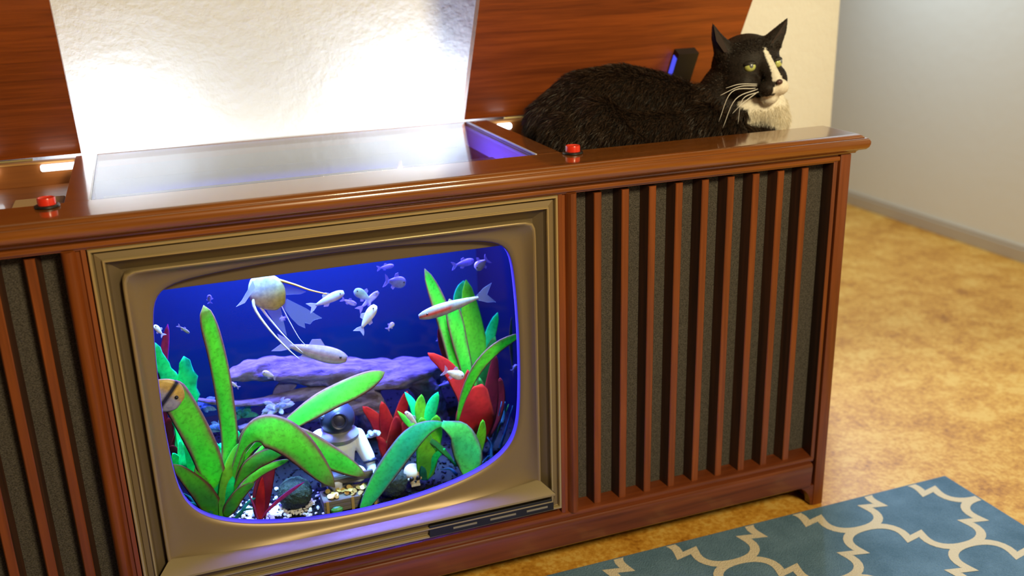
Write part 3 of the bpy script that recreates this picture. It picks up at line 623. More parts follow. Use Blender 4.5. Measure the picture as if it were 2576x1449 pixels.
rosette(506, 1030, .26, 46, 18, 'blue feathery tuft behind the tall left leaf, nearest the left wall', BLU)
rosette(700, 1032, .24, 44, 20, 'pale white-blue tuft under the middle of the driftwood', WHT)
rosette(606, 1050, .26, 44, 16, 'cyan tuft right of the tall upright leaf', CYN)
rosette(558, 1082, .24, 36, 16, 'low blue tuft behind the tall upright leaf', BLU)
rosette(940, 1098, .19, 20, 12, 'tiny pale tuft beside the diver and the red plant', WHT)
# violet sail-shaped leaf under driftwood
PS = plant('violet_plant', 700, 1040, 'single violet leaf standing under the driftwood', y=.28); leaf(PS, [(692, 1010, .28), (706, 985, .28), (732, 962, .28), (748, 950, .28)], 38, dict(mid=(.25, .22, .6), mid2=(.2, .2, .6), edge=(.25, .25, .6), e0=.8), 'oval')
# ------------------------------------------------------------------ driftwood, moss, skull, diver
dwm = mat('driftwood_bark', (.5, .36, .34), .9); a = noise(dwm, 26, 6, (1, 3, 3)); r = ramp(dwm, a.outputs['Fac'], [(.35, (.08, .06, .09)), (.65, (.27, .24, .42))]); nodes(dwm)[1].new(r.outputs[0], nodes(dwm)[2].inputs['Base Color']); bump(dwm, a.outputs['Fac'], .8, .01)
def rough_tube(mb, P, rad, n=18, flat=.8, amp=.16, sub=6):
    C = catmull(P, (len(P) - 1) * sub); rr = np.interp(np.linspace(0, len(P) - 1, len(C)), range(len(P)), rad); rings = []
    for i, p in enumerate(C):
        t = (C[min(i + 1, len(C) - 1)] - C[max(i - 1, 0)]).normalized(); u_ = Vector((0, 0, 1)); u_ = (u_ - t * u_.dot(t)).normalized(); s_ = t.cross(u_)
        rings.append([p + (s_ * math.cos(q) + u_ * math.sin(q) * flat) * rr[i] * (1 + amp * math.sin(3 * q + i * .5) * math.sin(i * .9) + amp * .6 * math.sin(5 * q - i * .35) + RNG.uniform(-.05, .05)) for q in [2 * PI * z / n for z in range(n)]])
    mb.loft(rings)
mb = MB(); yy = .285
rough_tube(mb, [at(572, 950, yy - .02), at(620, 935, yy - .01), at(690, 928, yy), at(780, 935, yy), at(880, 940, yy), at(980, 945, yy + .01), at(1080, 925, yy + .02), at(1160, 918, yy + .03)], [.012, .024, .030, .034, .038, .040, .030, .018], 18, .72)
rough_tube(mb, [at(486, 1004, .25), at(560, 1014, .25), at(640, 1012, .255), at(720, 1000, .262), at(800, 985, .27), at(900, 970, .28)], [.004, .007, .009, .014, .018, .022], 12, .7)
rough_tube(mb, [at(900, 960, .29), at(930, 1020, .29), at(960, 1080, .285), Vector((at(960, 1120, .28).x, .28, gz(.28) - .004))], [.036, .030, .030, .036], 14, 1)
rough_tube(mb, [at(1060, 940, .30), at(1085, 1010, .30), at(1090, 1070, .295), Vector((at(1090, 1100, .29).x, .29, gz(.29) - .004))], [.030, .026, .026, .032], 14, 1)
rough_tube(mb, [at(600, 1078, .24), at(660, 1066, .245), at(760, 1048, .255), at(860, 1030, .27), at(930, 1010, .285)], [.006, .008, .014, .02, .026], 12, .8)
tag(link('driftwood', mb, dwm, None, True), 'long branching piece of driftwood lying across the back of the tank', 'driftwood')
mm = mat('moss', (.05, .10, .05), .95); a = noise(mm, 160, 3); r = ramp(mm, a.outputs['Fac'], [(.3, (.007, .018, .013)), (.7, (.03, .055, .028))]); nodes(mm)[1].new(r.outputs[0], nodes(mm)[2].inputs['Base Color']); bump(mm, a.outputs['Fac'], 1, .006)
def moss(u, v, y_, rpx, label):
    c_ = at(u, v, y_); R_ = rpx * pxm(c_); mb = MB(); c_.z = max(c_.z, gz(y_) + R_ * .72); mb.ell(c_, R_, R_, R_ * .92, 40, 26)
    mb.v = [tuple(Vector(p) + (Vector(p) - c_) * RNG.uniform(-.06, .06)) for p in mb.v]
    tag(link('moss_ball', mb, mm, None, True), label, 'moss ball')
moss(742, 1240, .125, 42, 'round dark green moss ball left of the treasure chest')
moss(985, 1226, .105, 40, 'round dark green moss ball between the long drooping leaf and the small skull')
# skull
sk = at(1040, 1200, .115); R_ = 24 * pxm(sk)
sk.z = gz(.115) + R_ * 1.0
SKM = mat('bone', (.50, .40, .24), .8); mb = MB(); mb.ell(sk + Vector((0, .003, R_ * .25)), R_ * .95, R_ * 1.05, R_ * .9, 20, 14); mb.ell(sk + Vector((0, -R_ * .45, -R_ * .55)), R_ * .55, R_ * .45, R_ * .45, 16, 10); mb.ell(sk + Vector((R_ * .5, -R_ * .55, -R_ * .1)), R_ * .28, R_ * .25, R_ * .22, 10, 8); mb.ell(sk + Vector((-R_ * .5, -R_ * .55, -R_ * .1)), R_ * .28, R_ * .25, R_ * .22, 10, 8)
SK = tag(link('skull', mb, SKM, None, True), 'small bone coloured skull ornament on the gravel', 'ornament')
for sx in (-1, 1): link('eye_socket', MB().ell(sk + Vector((sx * R_ * .36 - .001, -R_ * .93, R_ * .12)), R_ * .25, R_ * .16, R_ * .26, 12, 8), M['black'], SK, True)
link('nose_hole', MB().ell(sk + Vector((0, -R_ * .97, -R_ * .22)), R_ * .12, R_ * .1, R_ * .16, 8, 6), M['black'], SK, True)
mb = MB()
for q in range(5): mb.box(sk.x + (q - 2.5) * R_ * .19, sk.x + (q - 1.6) * R_ * .19, sk.y - R_ * .93, sk.y - R_ * .8, sk.z - R_ * .82, sk.z - R_ * .58, .0003)
link('teeth', mb, mat('tooth', (.75, .68, .5), .5), SK)
def remesh(mb, voxel, smooth=6):
    me = bpy.data.meshes.new('tmp'); me.from_pydata(mb.v, [], mb.f); me.update()
    o = bpy.data.objects.new('tmp', me); COL.objects.link(o)
    r_ = o.modifiers.new('r', 'REMESH'); r_.mode = 'VOXEL'; r_.voxel_size = voxel
    s_ = o.modifiers.new('s', 'SMOOTH'); s_.factor = .5; s_.iterations = smooth
    dg = bpy.context.evaluated_depsgraph_get(); ev = o.evaluated_get(dg); m2 = ev.to_mesh()
    out = MB(); V = np.empty(len(m2.vertices) * 3); m2.vertices.foreach_get('co', V); out.v = [tuple(p) for p in V.reshape(-1, 3)]; out.f = [tuple(p.vertices) for p in m2.polygons]; out.c = [(1, 1, 1, 1)] * len(out.v)
    ev.to_mesh_clear(); bpy.data.objects.remove(o); bpy.data.meshes.remove(me); return out
def capsule(mb, a, ra, b, rb, n=16):
    a, b = Vector(a), Vector(b); t = (b - a); L_ = t.length; t = t.normalized(); P, R_ = [], []
    for q in np.linspace(-PI / 2 + .05, 0, 5): P.append(a + t * ra * math.sin(q)); R_.append(ra * math.cos(q))
    for q in np.linspace(0, PI / 2 - .05, 5): P.append(b + t * rb * math.sin(q)); R_.append(rb * math.cos(q))
    ref = t.orthogonal().normalized(); bb = t.cross(ref)
    mb.loft([[p + (ref * math.cos(z) + bb * math.sin(z)) * r_ for z in [2 * PI * k_ / n for k_ in range(n)]] for p, r_ in zip(P, R_)])
# treasure chest
ch = ground(868, 1284); CHY = .092
CH = thing('treasure_chest', (ch.x, CHY, gz(CHY) - .001), 'small wooden treasure chest with gold coins in front of the diver', 'ornament')
cm = mat('chest_wood', (.16, .14, .11), .8); gm = mat('gold_coin', (.85, .58, .16), .35, .5)
zb = gz(CHY); x0, x1 = at(812, 1270, CHY).x, at(950, 1270, CHY).x
for i in range(3): link('plank', MB().box(x0, x1, CHY - .012, CHY + .03, zb + .001 + i * .0075, zb + .0078 + i * .0075, .0008), cm, CH)
mb = MB(); 
for z in np.linspace(0, 1, 14): pass
arc = [(CHY + .028 - .02 * math.sin(q), zb + .034 + .016 * (1 - math.cos(q))) for q in np.linspace(0, 1.9, 8)]
mb.loft([[(x, y_, z) for y_, z in arc] + [(x, y_ + .003, z + .001) for y_, z in reversed(arc)] for x in (x0 + .002, x1 - .002)]); link('lid', mb, cm, CH)
for x in (x0 + .004, (x0 + x1) / 2, x1 - .008): link('strap', MB().box(x, x + .005, CHY - .0135, CHY - .0118, zb, zb + .024), gm, CH)
for i in range(34):
    cx_, cy_ = RNG.uniform(x0 + .008, x1 - .008), RNG.uniform(CHY - .008, CHY + .014); an = Vector((RNG.normal(0, .5), RNG.normal(-.4, .5), 1)).normalized()
    link('coin', MB().lathe((cx_, cy_, zb + .0255 + RNG.uniform(0, .006)), [(.0044, -.0006), (.0046, 0), (.0044, .0006)], 10, an), gm, CH)
link('green_gem', MB().ell((at(845, 1258, CHY - .016).x, CHY - .018, zb + .008), .011, .006, .007, 8, 5), mat('gem', (.08, .35, .06), .3), CH)
# diver sitting on the chest back edge
DY = .150
def dp(u, v, y_=DY): return at(u, v, y_)
DIV = thing('diver_ornament', (dp(850, 1230).x, DY, gz(DY)), 'diver figurine in a white suit and round dark helmet sitting behind the chest', 'ornament')
suit = mat('white_suit', (.70, .72, .78), .6); mb = MB()
s_ = pxm(dp(850, 1120))
capsule(mb, dp(848, 1180), 42 * s_, dp(846, 1115), 48 * s_)
capsule(mb, dp(808, 1098), 20 * s_, dp(782, 1112, DY - .004), 18 * s_); capsule(mb, dp(782, 1112, DY - .004), 18 * s_, dp(800, 1150, DY - .02), 14 * s_)
capsule(mb, dp(898, 1096), 20 * s_, dp(926, 1150, DY - .008), 17 * s_)
capsule(mb, dp(838, 1195, DY - .005), 26 * s_, dp(842, 1208, DY - .035), 22 * s_); capsule(mb, dp(866, 1190, DY - .005), 26 * s_, dp(900, 1192, DY - .03), 22 * s_)
capsule(mb, dp(842, 1208, DY - .035), 18 * s_, dp(848, 1226, DY - .036), 14 * s_)
mb.box(dp(820, 1200).x, dp(885, 1200).x, DY - .010, DY + .02, gz(DY) - .002, dp(850, 1190).z)
mb = remesh(mb, .0014, 5); body = link('suit', mb, suit, DIV, True)
hm = mat('dark_helmet', (.03, .03, .07), .4, .3); hc = dp(848, 1052, DY - .004); hr = 44 * s_
helm = link('helmet', MB().ell(hc, hr, hr, hr * 1.02, 28, 18), hm, DIV, True)
fd = Vector((-.05, -.94, .25)).normalized()
link('porthole', MB().lathe(hc + fd * hr * .92, [(hr * .50, -.004), (hr * .52, .004), (hr * .44, .006), (hr * .36, .005), (hr * .34, .001), (.0005, .0)], 24, fd), hm, helm, 'auto')
for u, v in ((812, 1046), (880, 1040), (846, 1012)): link('knob', MB().ell(dp(u, v, DY - .012), 9 * s_, 9 * s_, 9 * s_, 12, 8), mat('helmet_brass', (.35, .36, .6), .3, .6), helm, True)
link('collar', MB().lathe(hc + Vector((0, -.002, -hr * .78)), [(hr * .75, -.008), (hr * 1.12, -.010), (hr * 1.15, -.004), (hr * .85, .006), (hr * .6, .008)], 28), mat('collar_metal', (.35, .34, .36), .35, .6), DIV, 'auto')
mb = MB(); hpt = dp(930, 1158, DY - .010)
capsule(mb, hpt, 13 * s_, dp(938, 1190, DY - .02), 10 * s_)
for q in range(4): capsule(mb, dp(934 + q * 4, 1188, DY - .02), 3.2 * s_, dp(936 + q * 4, 1206 - abs(q - 1) * 3, DY - .024), 2.4 * s_, 8)
capsule(mb, dp(928, 1176, DY - .016), 3.4 * s_, dp(924, 1190, DY - .022), 2.6 * s_, 8)
link('glove', mb, suit, DIV, True)
link('cuff', MB().lathe(hpt, [(16 * s_, -.003), (18 * s_, 0), (16 * s_, .003)], 16, dp(938, 1190, DY - .02) - hpt), hm, DIV, True)
# ------------------------------------------------------------------ fish
def fish(label, nose, tail, hpx, y, col, belly=None, y1=None, tailh=1.1, name='small_fish', group=None, stripe=None, finc='fin_blue', dors=True, thick=.42, y_out=False):
    a = at(nose[0], nose[1], y); b = at(tail[0], tail[1], y if y1 is None else y1)
    ax = b - a; L_ = ax.length; ax.normalize(); up = Vector((0, 0, 1)); up = (up - ax * up.dot(ax)).normalized()
    if abs(ax.z) > .9: up = Vector((1, 0, 0)); up = (up - ax * up.dot(ax)).normalized()
    sd = ax.cross(up); H = hpx * pxm(a); Lb = L_ * .80
    T = thing(name, (a + b) / 2, label, 'fish', group); belly = belly or col
    mb = MB(); rings = []; cols = []; n = 14
    for i in range(n + 1):
        t = i / n; hh = H * .5 * (math.sin(PI * min(1, t * .92 + .03) ** .72) ** .8 * (1 - .25 * t) + .05)
        ring = []
        for k_ in range(12):
            q = 2 * PI * k_ / 12; s_ = math.sin(q)
            ring.append(a + ax * (Lb * t) + up * (s_ * hh) + sd * (math.cos(q) * hh * thick))
            w_ = .5 + .5 * s_; cc = [belly[z] * (1 - w_) + col[z] * w_ for z in range(3)]
            if stripe:
                for (lo, hi, t0, t1, sc_) in stripe:
                    if lo <= s_ <= hi and t0 <= t <= t1: cc = sc_
            cols.append((*cc, 1))
        rings.append(ring)
    mb.loft(rings, True, True, cols); bd = link('body', mb, M['fish'], T, True, colors=True)
    r0 = a + ax * (Lb * .95); th = H * tailh * .5
    poly = [r0 + up * H * .10, r0 + ax * (L_ * .13) + up * th * .75, r0 + ax * (L_ * .25) + up * th, r0 + ax * (L_ * .16) + up * 0, r0 + ax * (L_ * .25) - up * th, r0 + ax * (L_ * .13) - up * th * .75, r0 - up * H * .10]
    link('tail_fin', MB().prism(poly, sd * .0008), M[finc], T)
    if dors:
        m0 = a + ax * Lb * .42 + up * H * .42; link('dorsal_fin', MB().prism([m0, m0 + ax * Lb * .12 + up * H * .35, m0 + ax * Lb * .26 + up * H * .22, m0 + ax * Lb * .28 - up * H * .08], sd * .0008), M[finc], T)
        m1 = a + ax * Lb * .55 - up * H * .40; link('anal_fin', MB().prism([m1, m1 + ax * Lb * .10 - up * H * .25, m1 + ax * Lb * .24 - up * H * .10, m1 + ax * Lb * .2 + up * H * .1], sd * .0008), M[finc], T)
    vs = 1 if sd.y < 0 else -1
    ep = a + ax * Lb * .13 + up * H * .08; er = max(H * .07, .0009)
    link('eye', MB().ell(ep + sd * vs * H * .5 * thick * .75, er, er, er, 10, 8), M['black'], T, True)
    return T
SIL = (.6, .6, .62); LAV = (.58, .58, .92); PUR = (.38, .38, .92); WH = (.85, .85, .88)
fish('long silver fish with a red cheek stripe swimming across the tall right leaves', (1054, 798), (1240, 736), 36, .105, (.30, .27, .27), (.34, .33, .33), name='shark_fish', stripe=[(-.2, .35, 0, .5, (.62, .05, .03)), (-.45, -.2, .3, 1, (.12, .08, .08))], finc='fin', dors=False, tailh=1.5)
fish('silver fish with ridged back lying just above the driftwood', (872, 904), (692, 862), 46, .20, (.36, .28, .42), (.58, .56, .50), name='rainbow_fish', stripe=[(-.15, .15, .0, 1, (.38, .22, .26))], tailh=1.0)
tet = [('violet fish beside the tip of the long orange ray', (865, 735), (776, 776), 26, .16, PUR, LAV), ('pale small fish right of the violet fish by the orange ray', (896, 766), (858, 752), 13, .22, SIL, WH),
 ('greenish fish uppermost of the trio left of the right sword plant', (892, 730), (938, 758), 26, .19, (.4, .62, .5), (.45, .6, .6)), ('lilac fish overlapping the greenish one in the trio', (952, 734), (900, 782), 18, .2, LAV, PUR),
 ('white fish diving tail down below the trio', (944, 768), (902, 838), 28, .17, LAV, WH), ('blue deep bodied fish near the top middle of the tank', (1020, 712), (966, 706), 32, .2, PUR, (.35, .45, .8)),
 ('tiny pale fish alone between the trio and the silver fish', (990, 812), (974, 830), 13, .25, LAV, WH), ('violet fish at the upper right below the tank rim', (1192, 656), (1136, 670), 20, .23, PUR, PUR),
 ('bright white fish at the upper right corner of the tank', (1196, 676), (1228, 650), 28, .2, WH, (.85, .8, .6)), ('tiny blue fish above the tip of the tall left leaf', (526, 742), (528, 764), 12, .22, PUR, PUR),
 ('thin greenish fish left of the tall upright leaf', (476, 838), (446, 818), 9, .2, (.45, .5, .4), (.45, .5, .45)), ('pale fish peeking from the left edge of the screen', (388, 818), (412, 846), 14, .16, LAV, WH),
 ('tiny violet fish left of the tall right leaves', (1120, 860), (1098, 854), 9, .25, PUR, PUR), ('faint violet fish half hidden under the tank rim', (990, 668), (948, 676), 13, .25, PUR, LAV),
 ('white fish with an orange head at the right edge of the screen', (1298, 1066), (1306, 1130), 14, .12, (.85, .7, .6), WH), ('white fish in front of the red leaf tip', (1166, 948), (1114, 932), 26, .11, WH, (.85, .8, .65)),
 ('small white fish in the hollow of the driftwood', (660, 936), (696, 950), 17, .235, WH, SIL), ('white fish among the curled leaves of the small green plant', (1020, 1036), (1056, 1076), 15, .09, WH, WH),
 ('tiny pale fish below the left tip of the driftwood', (580, 962), (602, 976), 9, .23, SIL, SIL), ('small violet fish under the trailing fins of the angelfish', (704, 806), (722, 796), 12, .25, PUR, PUR), ('faint pale fish low by the right edge of the tank', (1300, 918), (1288, 934), 12, .2, LAV, LAV),
 ('violet fish resting under the right end of the driftwood', (1140, 962), (1094, 974), 14, .26, PUR, (.2, .15, .2))]
for lb_, a, b, h_, y_, c1, c2 in tet: fish(lb_, a, b, h_, y_, c1, c2)
# angelfish under the rim
AY = .125
AF = thing('angelfish', at(675, 740, AY), 'white and yellow angelfish with long trailing fins below the tank rim', 'fish')
c_ = at(672, 735, AY); R_ = pxm(c_); mb = MB(); rings = []; cols = []
ax = (at(718, 776, AY) - at(640, 690, AY)).normalized(); up = Vector((0, 0, 1)); up = (up - ax * up.dot(ax)).normalized(); sd = ax.cross(up)
for i in range(15):
    t = i / 14; hh = 46 * R_ * (math.sin(PI * (.03 + .9 * t) ** .9) ** .7)
    for k_ in range(14):
        q = 2 * PI * k_ / 14; w_ = max(0, min(1, t * 1.5 - .4 + .25 * math.sin(q))); mo = .5 + .5 * math.sin(i * 1.7 + k_ * 2.3); cols.append((.52 - .06 * w_ - .1 * mo, .42 - .06 * w_ - .06 * mo, .46 - .38 * w_, 1))
    rings.append([c_ + ax * ((t - .5) * 104 * R_) + up * math.sin(2 * PI * k_ / 14) * hh + sd * math.cos(2 * PI * k_ / 14) * hh * .26 for k_ in range(14)])
mb.loft(rings, True, True, cols); link('body', mb, M['fish'], AF, True, colors=True)
wm = mat('fin_ray_white', (.58, .56, .68), .5); om = mat('fin_ray_orange', (.75, .36, .08), .5)
def ray(name, P, w0, w1, m_): link(name, MB().tube(catmull([at(*p) for p in P], 14), list(np.linspace(w0, w1, 15)), 6), m_, AF, True)
ray('long_fin', [(640, 738, AY), (640, 775, AY - .005), (678, 830, AY - .008), (726, 880, AY - .01), (756, 906, AY - .01)], .0032, .0006, wm)
ray('long_fin', [(652, 768, AY), (676, 800, AY), (720, 850, AY - .004), (762, 888, AY - .006)], .0026, .0005, wm)
ray('long_fin', [(708, 770, AY), (730, 812, AY), (752, 850, AY), (770, 870, AY)], .0010, .0004, wm)
ray('dorsal_ray', [(700, 704, AY), (740, 716, AY), (780, 730, AY), (822, 740, AY)], .0026, .0011, om)
def fan(name, P, m_): link(name, MB().prism([at(*p) for p in P], sd * .0007), m_, AF)
fan('tail_fin', [(706, 764, AY), (722, 752, AY), (770, 776, AY), (810, 800, AY), (788, 806, AY), (780, 816, AY), (766, 812, AY), (768, 826, AY), (750, 818, AY), (732, 800, AY)], M['fin'])
fan('anal_fin', [(664, 770, AY), (704, 766, AY), (722, 846, AY), (690, 812, AY)], M['fin'])
fan('dorsal_fin', [(712, 714, AY), (770, 734, AY), (756, 740, AY), (714, 742, AY)], M['fin'])
fan('side_fin', [(636, 706, AY - .01), (642, 724, AY - .01), (616, 762, AY - .01), (594, 772, AY - .01), (608, 756, AY - .01), (624, 728, AY - .01)], M['fin_blue'])
# yellow and black angelfish at the left edge
YY = .066
YF = thing('striped_fish', at(420, 990, YY), 'yellow and grey fish with a black band half hidden by the left screen edge', 'fish')
c_ = at(412, 992, YY); R_ = pxm(c_); mb = MB(); rings = []; cols = []; ax = (at(470, 1020, YY) - at(400, 985, YY)).normalized(); up = (Vector((0, 0, 1)) - ax * ax.z).normalized(); sd = ax.cross(up)
for i in range(17):
    t = i / 16; hh = 46 * R_ * (math.sin(PI * (.05 + .88 * (1 - t)) ** .8) ** .75)
    for k_ in range(14):
        s_ = math.sin(2 * PI * k_ / 14); cc = (.75, .48, .10) if s_ > .25 else (.42, .40, .42)
        if .55 < t < .68: cc = (.02, .02, .03)
        cols.append((*cc, 1))
    rings.append([c_ + ax * ((t - .5) * 96 * R_) + up * math.sin(2 * PI * k_ / 14) * hh + sd * math.cos(2 * PI * k_ / 14) * hh * .22 for k_ in range(14)])
mb.loft(rings, True, True, cols); link('body', mb, M['fish'], YF, True, colors=True)
link('eye', MB().ell(at(444, 1000, YY - .006), .003, .003, .003, 10, 8), M['black'], YF, True)
# ------------------------------------------------------------------ cat
HS = 1.10; hf_ = Vector((.085, -.955, .20)).normalized(); hr_ = Vector((-hf_.y, hf_.x, 0)).normalized(); hu_ = hf_.cross(hr_).normalized()
hr_, hu_ = (hr_ * math.cos(.05) + hu_ * math.sin(.05)), (hu_ * math.cos(.05) - hr_ * math.sin(.05))
HC = at(1921, 163, .150) - (hf_ * .0455 + hu_ * .0085) * HS
def hd(x, y, z): return HC + (hr_ * x + hf_ * y + hu_ * z) * HS
HM = Matrix((hr_, hf_, hu_)).transposed()
mb = MB()
def cp(u, v, y): return at(u, v, y)
def chain(pts):
    Q = [(cp(u, v, y), r_ * pxm(cp(u, v, y))) for u, v, y, r_ in pts]
    for (a, ra), (b, rb) in zip(Q, Q[1:]): capsule(mb, a, ra, b, rb, 20)
chain([(1396, 312, .30, 70), (1470, 270, .295, 86), (1560, 262, .28, 92), (1650, 272, .26, 83), (1735, 286, .235, 68), (1815, 276, .21, 70), (1872, 284, .195, 62)])
chain([(1420, 345, .24, 58), (1520, 345, .22, 68), (1640, 345, .21, 66), (1760, 335, .20, 60), (1850, 330, .19, 50)])
chain([(1500, 318, .225, 72), (1540, 340, .20, 56), (1600, 372, .17, 34)])
chain([(1800, 262, .215, 62), (1842, 205, .208, 62), (1872, 165, .203, 52)])
chain([(1860, 270, .19, 56), (1926, 270, .178, 52), (1942, 300, .172, 42), (1940, 330, .165, 34)])
chain([(1770, 310, .18, 50), (1860, 338, .16, 30), (1960, 352, .15, 20)])
for s in (-1, 1):
    capsule(mb, hd(s * .028, .022, -.018), .030 * HS, hd(s * .033, -.008, -.018), .031 * HS)
    mb.ell(hd(s * .0125, .0625, -.032), .0165 * HS, .0170 * HS, .0140 * HS, 14, 10, HM)
EARS = []
for tip, mid, base, rb in (((1792, 58, .203), (1804, 96, .200), (1824, 132, .196), 29), ((1982, 44, .178), (1964, 76, .176), (1940, 110, .176), 27)):
    t_, m_, b_ = at(*tip), at(*mid), at(*base); q_ = pxm(b_); EARS.append((t_, m_, b_, rb * q_))
    capsule(mb, b_, rb * q_, m_, 15 * q_, 20); capsule(mb, m_, 15 * q_, t_, 2.2 * q_, 20)
mb.ell(hd(0, 0, .015), .058 * HS, .056 * HS, .051 * HS, 24, 16, HM)
capsule(mb, hd(0, .036, .022), .019 * HS, hd(0, .071, -.020), .0110 * HS); mb.ell(hd(0, .050, -.048), .015 * HS, .014 * HS, .011 * HS, 14, 10, HM)
mb = remesh(mb, .0036, 4)
V = np.array(mb.v)
rel = (V - np.array(HC)) / HS; lx, ly, lz = rel @ np.array(hr_), rel @ np.array(hf_), rel @ np.array(hu_)
def catcol(P):
    rel = (P - np.array(HC)) / HS; lx, ly, lz = rel @ np.array(hr_), rel @ np.array(hf_), rel @ np.array(hu_)
    n = len(P); c_ = np.tile(np.array([.018, .012, .009]), (n, 1)); c_ *= RNG.uniform(.7, 1.5, (n, 1))
    wz = np.interp(lz, [-.070, -.040, -.028, -.012, .010, .026, .036], [.022, .018, .013, .0105, .0072, .0055, .001])
    white = (ly > .026) & (np.abs(lx - .002) < wz) & (lz < .036) & (lz > -.022)
    white |= (ly > .028) & (lx > -.002) & (lx < .030) & (lz <= -.014) & (lz > -.055)
    white |= (ly > .045) & (lx > -.014) & (lx < -.002) & (lz < -.030) & (lz > -.041)
    white |= (ly > .008) & (lz < -.0435) & (lz > -.085) & (lx > -.030) & (lx < .04)
    q0 = np.array(cp(1945, 282, .15)); dx = (P - q0) / np.array([.075, .13, .075]); white |= ((dx ** 2).sum(1) < 1) & (lz < -.044) & (P[:, 2] - q0[2] > -.62 * (P[:, 0] - q0[0]) - .028)
    c_[white] = np.array([.90, .85, .74]) * RNG.uniform(.9, 1.08, (white.sum(), 1))
    return np.clip(c_, 0, 1)
cc = catcol(V); mb.c = [(*q, 1) for q in cc]
CAT = tag(link('cat', mb, M['coat'], None, True, colors=True), 'black and white longhaired cat lying in the right compartment looking forward with green eyes', 'cat')
# fur
VA = V; tri = []
for f_ in mb.f: tri.append((f_[0], f_[1], f_[2])); tri += [(f_[0], f_[2], f_[3])] if len(f_) == 4 else []
tri = np.array(tri); A_, B_, C_ = VA[tri[:, 0]], VA[tri[:, 1]], VA[tri[:, 2]]; N_ = np.cross(B_ - A_, C_ - A_); ar = np.linalg.norm(N_, axis=1); N_ /= ar[:, None] + 1e-12
cen = (A_ + B_ + C_) / 3
if (N_ * (cen - VA.mean(0))).sum() < 0: N_ = -N_
keep = np.where(cen[:, 2] > .715)[0]; pr = ar[keep] / ar[keep].sum()
ids = keep[RNG.choice(len(keep), 64000, p=pr)]; u_, v_ = RNG.random(len(ids)), RNG.random(len(ids)); sw_ = u_ + v_ > 1; u_[sw_], v_[sw_] = 1 - u_[sw_], 1 - v_[sw_]
P_ = A_[ids] + (B_[ids] - A_[ids]) * u_[:, None] + (C_[ids] - A_[ids]) * v_[:, None]; Nn = N_[ids]
hl = np.linalg.norm((P_ - np.array(HC)), axis=1) < .085
rel = (P_ - np.array(HC)) / HS; ly = rel @ np.array(hf_); lz = rel @ np.array(hu_)
hl &= lz > -.062
flow = np.tile(np.array([-.75, -.1, -.6]), (len(P_), 1)); chest = (~hl) & (P_[:, 0] > 1.14); flow[chest] = np.array([.10, -.3, -.9])
flow[hl] = (-np.array(hf_) * .8 + (P_[hl] - np.array(HC)) * 6)
flow += RNG.normal(0, .28, flow.shape); flow -= Nn * (flow * Nn).sum(1)[:, None]; flow /= np.linalg.norm(flow, axis=1)[:, None] + 1e-9
Ln = np.where(hl, RNG.uniform(.004, .008, len(P_)), RNG.uniform(.014, .030, len(P_))); Ln = np.where(hl & (lz > .052), .0016, Ln)
for t_, m_, b_, rb in EARS:
    tt, bb_ = np.array(t_), np.array(b_); ab = tt - bb_; q_ = np.clip(((P_ - bb_) @ ab) / (ab @ ab), 0, 1); near = np.linalg.norm(P_ - (bb_ + q_[:, None] * ab), axis=1) < rb * 1.15
    Ln = np.where(near & (q_ > .05), .0022, Ln); flow[near] = ab / np.linalg.norm(ab) + RNG.normal(0, .1, (near.sum(), 3)); hl |= near
flow -= Nn * (flow * Nn).sum(1)[:, None]; flow /= np.linalg.norm(flow, axis=1)[:, None] + 1e-9
ok = ~((ly > .026) & (np.linalg.norm(P_ - np.array(HC), axis=1) < .1) & (lz < .03) & (lz > -.060)); Ln = np.where(ok, Ln, .0022)
wh_ = catcol(P_).sum(1) > 1.5; Ln = np.where(wh_ & ~hl, Ln * .55, Ln)
dirr = flow * .85 + Nn * np.where(hl, .35, .42)[:, None]; sidev = np.cross(dirr, RNG.normal(0, 1, dirr.shape)); sidev /= np.linalg.norm(sidev, axis=1)[:, None] + 1e-9
wd = np.where(hl, .00036, .00046)[:, None]
p0 = P_ - Nn * .001; p1 = P_ + dirr * (Ln * .55)[:, None]; p2 = P_ + dirr * (Ln * .95)[:, None] - np.array([0, 0, 1]) * (Ln * .12)[:, None]
n_ = len(P_); FV = np.stack([p0 - sidev * wd, p0 + sidev * wd, p1 - sidev * wd * .8, p1 + sidev * wd * .8, p2], 1).reshape(-1, 3)
fm = MB(); fm.v = FV.tolist(); fm.f = [q for i in range(n_) for q in ((5 * i, 5 * i + 1, 5 * i + 3, 5 * i + 2), (5 * i + 2, 5 * i + 3, 5 * i + 4))]
fc = catcol(P_); brown = RNG.random(n_) < .55; dk = (fc.sum(1) < .3) & ~((ly > .02) & hl); fc[brown & dk] = np.array([.080, .046, .028]) * RNG.uniform(.6, 1.5, ((brown & dk).sum(), 1))
fm.c = np.concatenate([np.repeat(fc, 5, 0), np.ones((n_ * 5, 1))], 1).tolist()
fo = link('fur', fm, M['fur'], CAT, False, colors=True, fixn=False); fo['kind'] = 'stuff'
M['pupil'] = mat('pupil', (.16, .18, .20), .08, coat=1.)  # pupil greyed so that its colour carries the pale catchlight
M['coat_black'] = mat('eyelid_skin', (.018, .013, .011), .6)
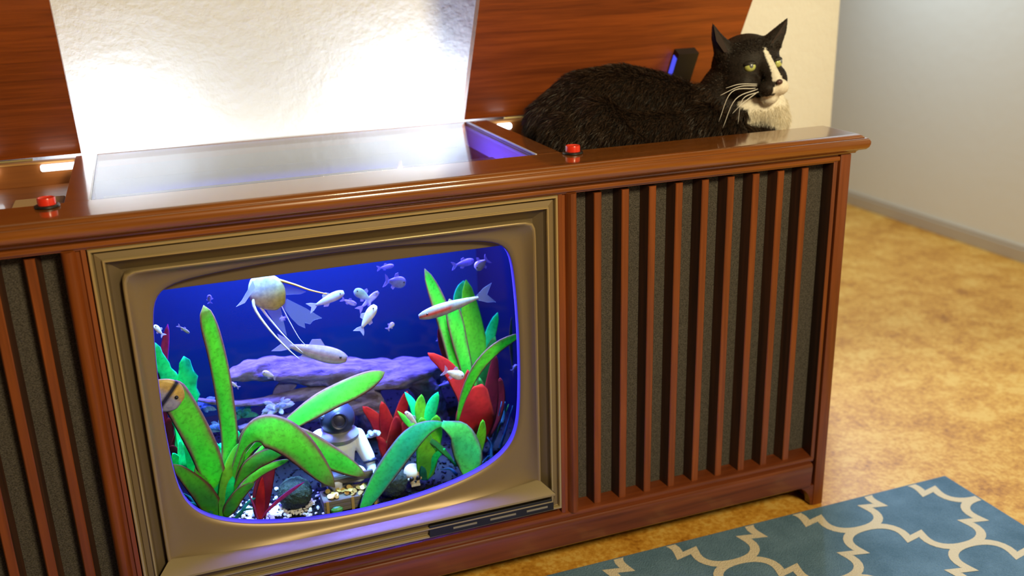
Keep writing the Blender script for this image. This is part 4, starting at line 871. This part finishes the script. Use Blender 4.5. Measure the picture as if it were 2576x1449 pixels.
# face parts
em = mat('cat_iris', (.60, .66, .20), .15, coat=1.)
for s in (-1, 1):
    e0 = hd(s * .0285, .0455, .0085); R3 = HM @ Matrix.Rotation(-s * .35, 3, 'Z')
    eo = link('eye', MB().ell(e0, .0098 * HS, .0085 * HS, .0082 * HS, 20, 14, R3), em, CAT, True); eo['label'] = 'yellow-green eye'
    fw = (R3 @ Vector((0, 1, 0))).normalized()
    link('eyelid', MB().ell(e0 + hu_ * .0052 - fw * .0006, .0112 * HS, .0092 * HS, .0058 * HS, 18, 12, R3), M['coat_black'], CAT, True)
    link('pupil', MB().ell(e0 + fw * .0072 * HS + hu_ * .0012, .0036 * HS, .0020 * HS, .0042 * HS, 14, 10, R3), M['pupil'], eo, True)
for (t_, m_, b_, rb), sx in zip(EARS, (1, -1)):
    tw = (CP - m_).normalized(); fr = (tw + hf_ * .5).normalized() * rb
    ie = [t_ * .88 + m_ * .12 + fr * .14, m_ * .8 + b_ * .2 + hr_ * (-sx * rb * .42) + fr * .66, b_ + hr_ * (-sx * rb * .35) + fr * .96, b_ + hr_ * (sx * rb * .35) + fr * .96, m_ * .8 + b_ * .2 + hr_ * (sx * rb * .30) + fr * .66]
    link('inner_ear', MB().prism(ie, fr * .03), mat('inner_ear', (.035, .020, .016), .9), CAT)
link('nose', MB().ell(hd(-.001, .0810, -.0235), .0060 * HS, .0045 * HS, .0045 * HS, 14, 10, HM), mat('nose_skin', (.10, .045, .04), .35), CAT, True)
wmk = mat('whisker_white', (.85, .82, .76), .4)
WK = [((1904, 216), (1860, 218), (1812, 240)), ((1900, 222), (1840, 232), (1808, 306)), ((1906, 224), (1850, 250), (1818, 322)), ((1908, 230), (1868, 260), (1842, 286)), ((1912, 230), (1868, 250), (1856, 312)), ((1904, 212), (1860, 212), (1826, 222))]
for a, b, c_ in WK:
    link('whisker', MB().tube(catmull([at(a[0], a[1], .125), at(b[0], b[1], .11), at(c_[0], c_[1], .115)], 12), list(np.linspace(.0009, .0004, 13)), 5), wmk, CAT, True)
for a, b in (((1962, 226), (1990, 236)), ((1962, 220), (1994, 224))):
    link('whisker', MB().tube(catmull([at(a[0], a[1], .125), at((a[0] + b[0]) / 2, (a[1] + b[1]) / 2 - 2, .12), at(b[0], b[1], .12)], 8), list(np.linspace(.0006, .0002, 9)), 5), wmk, CAT, True)
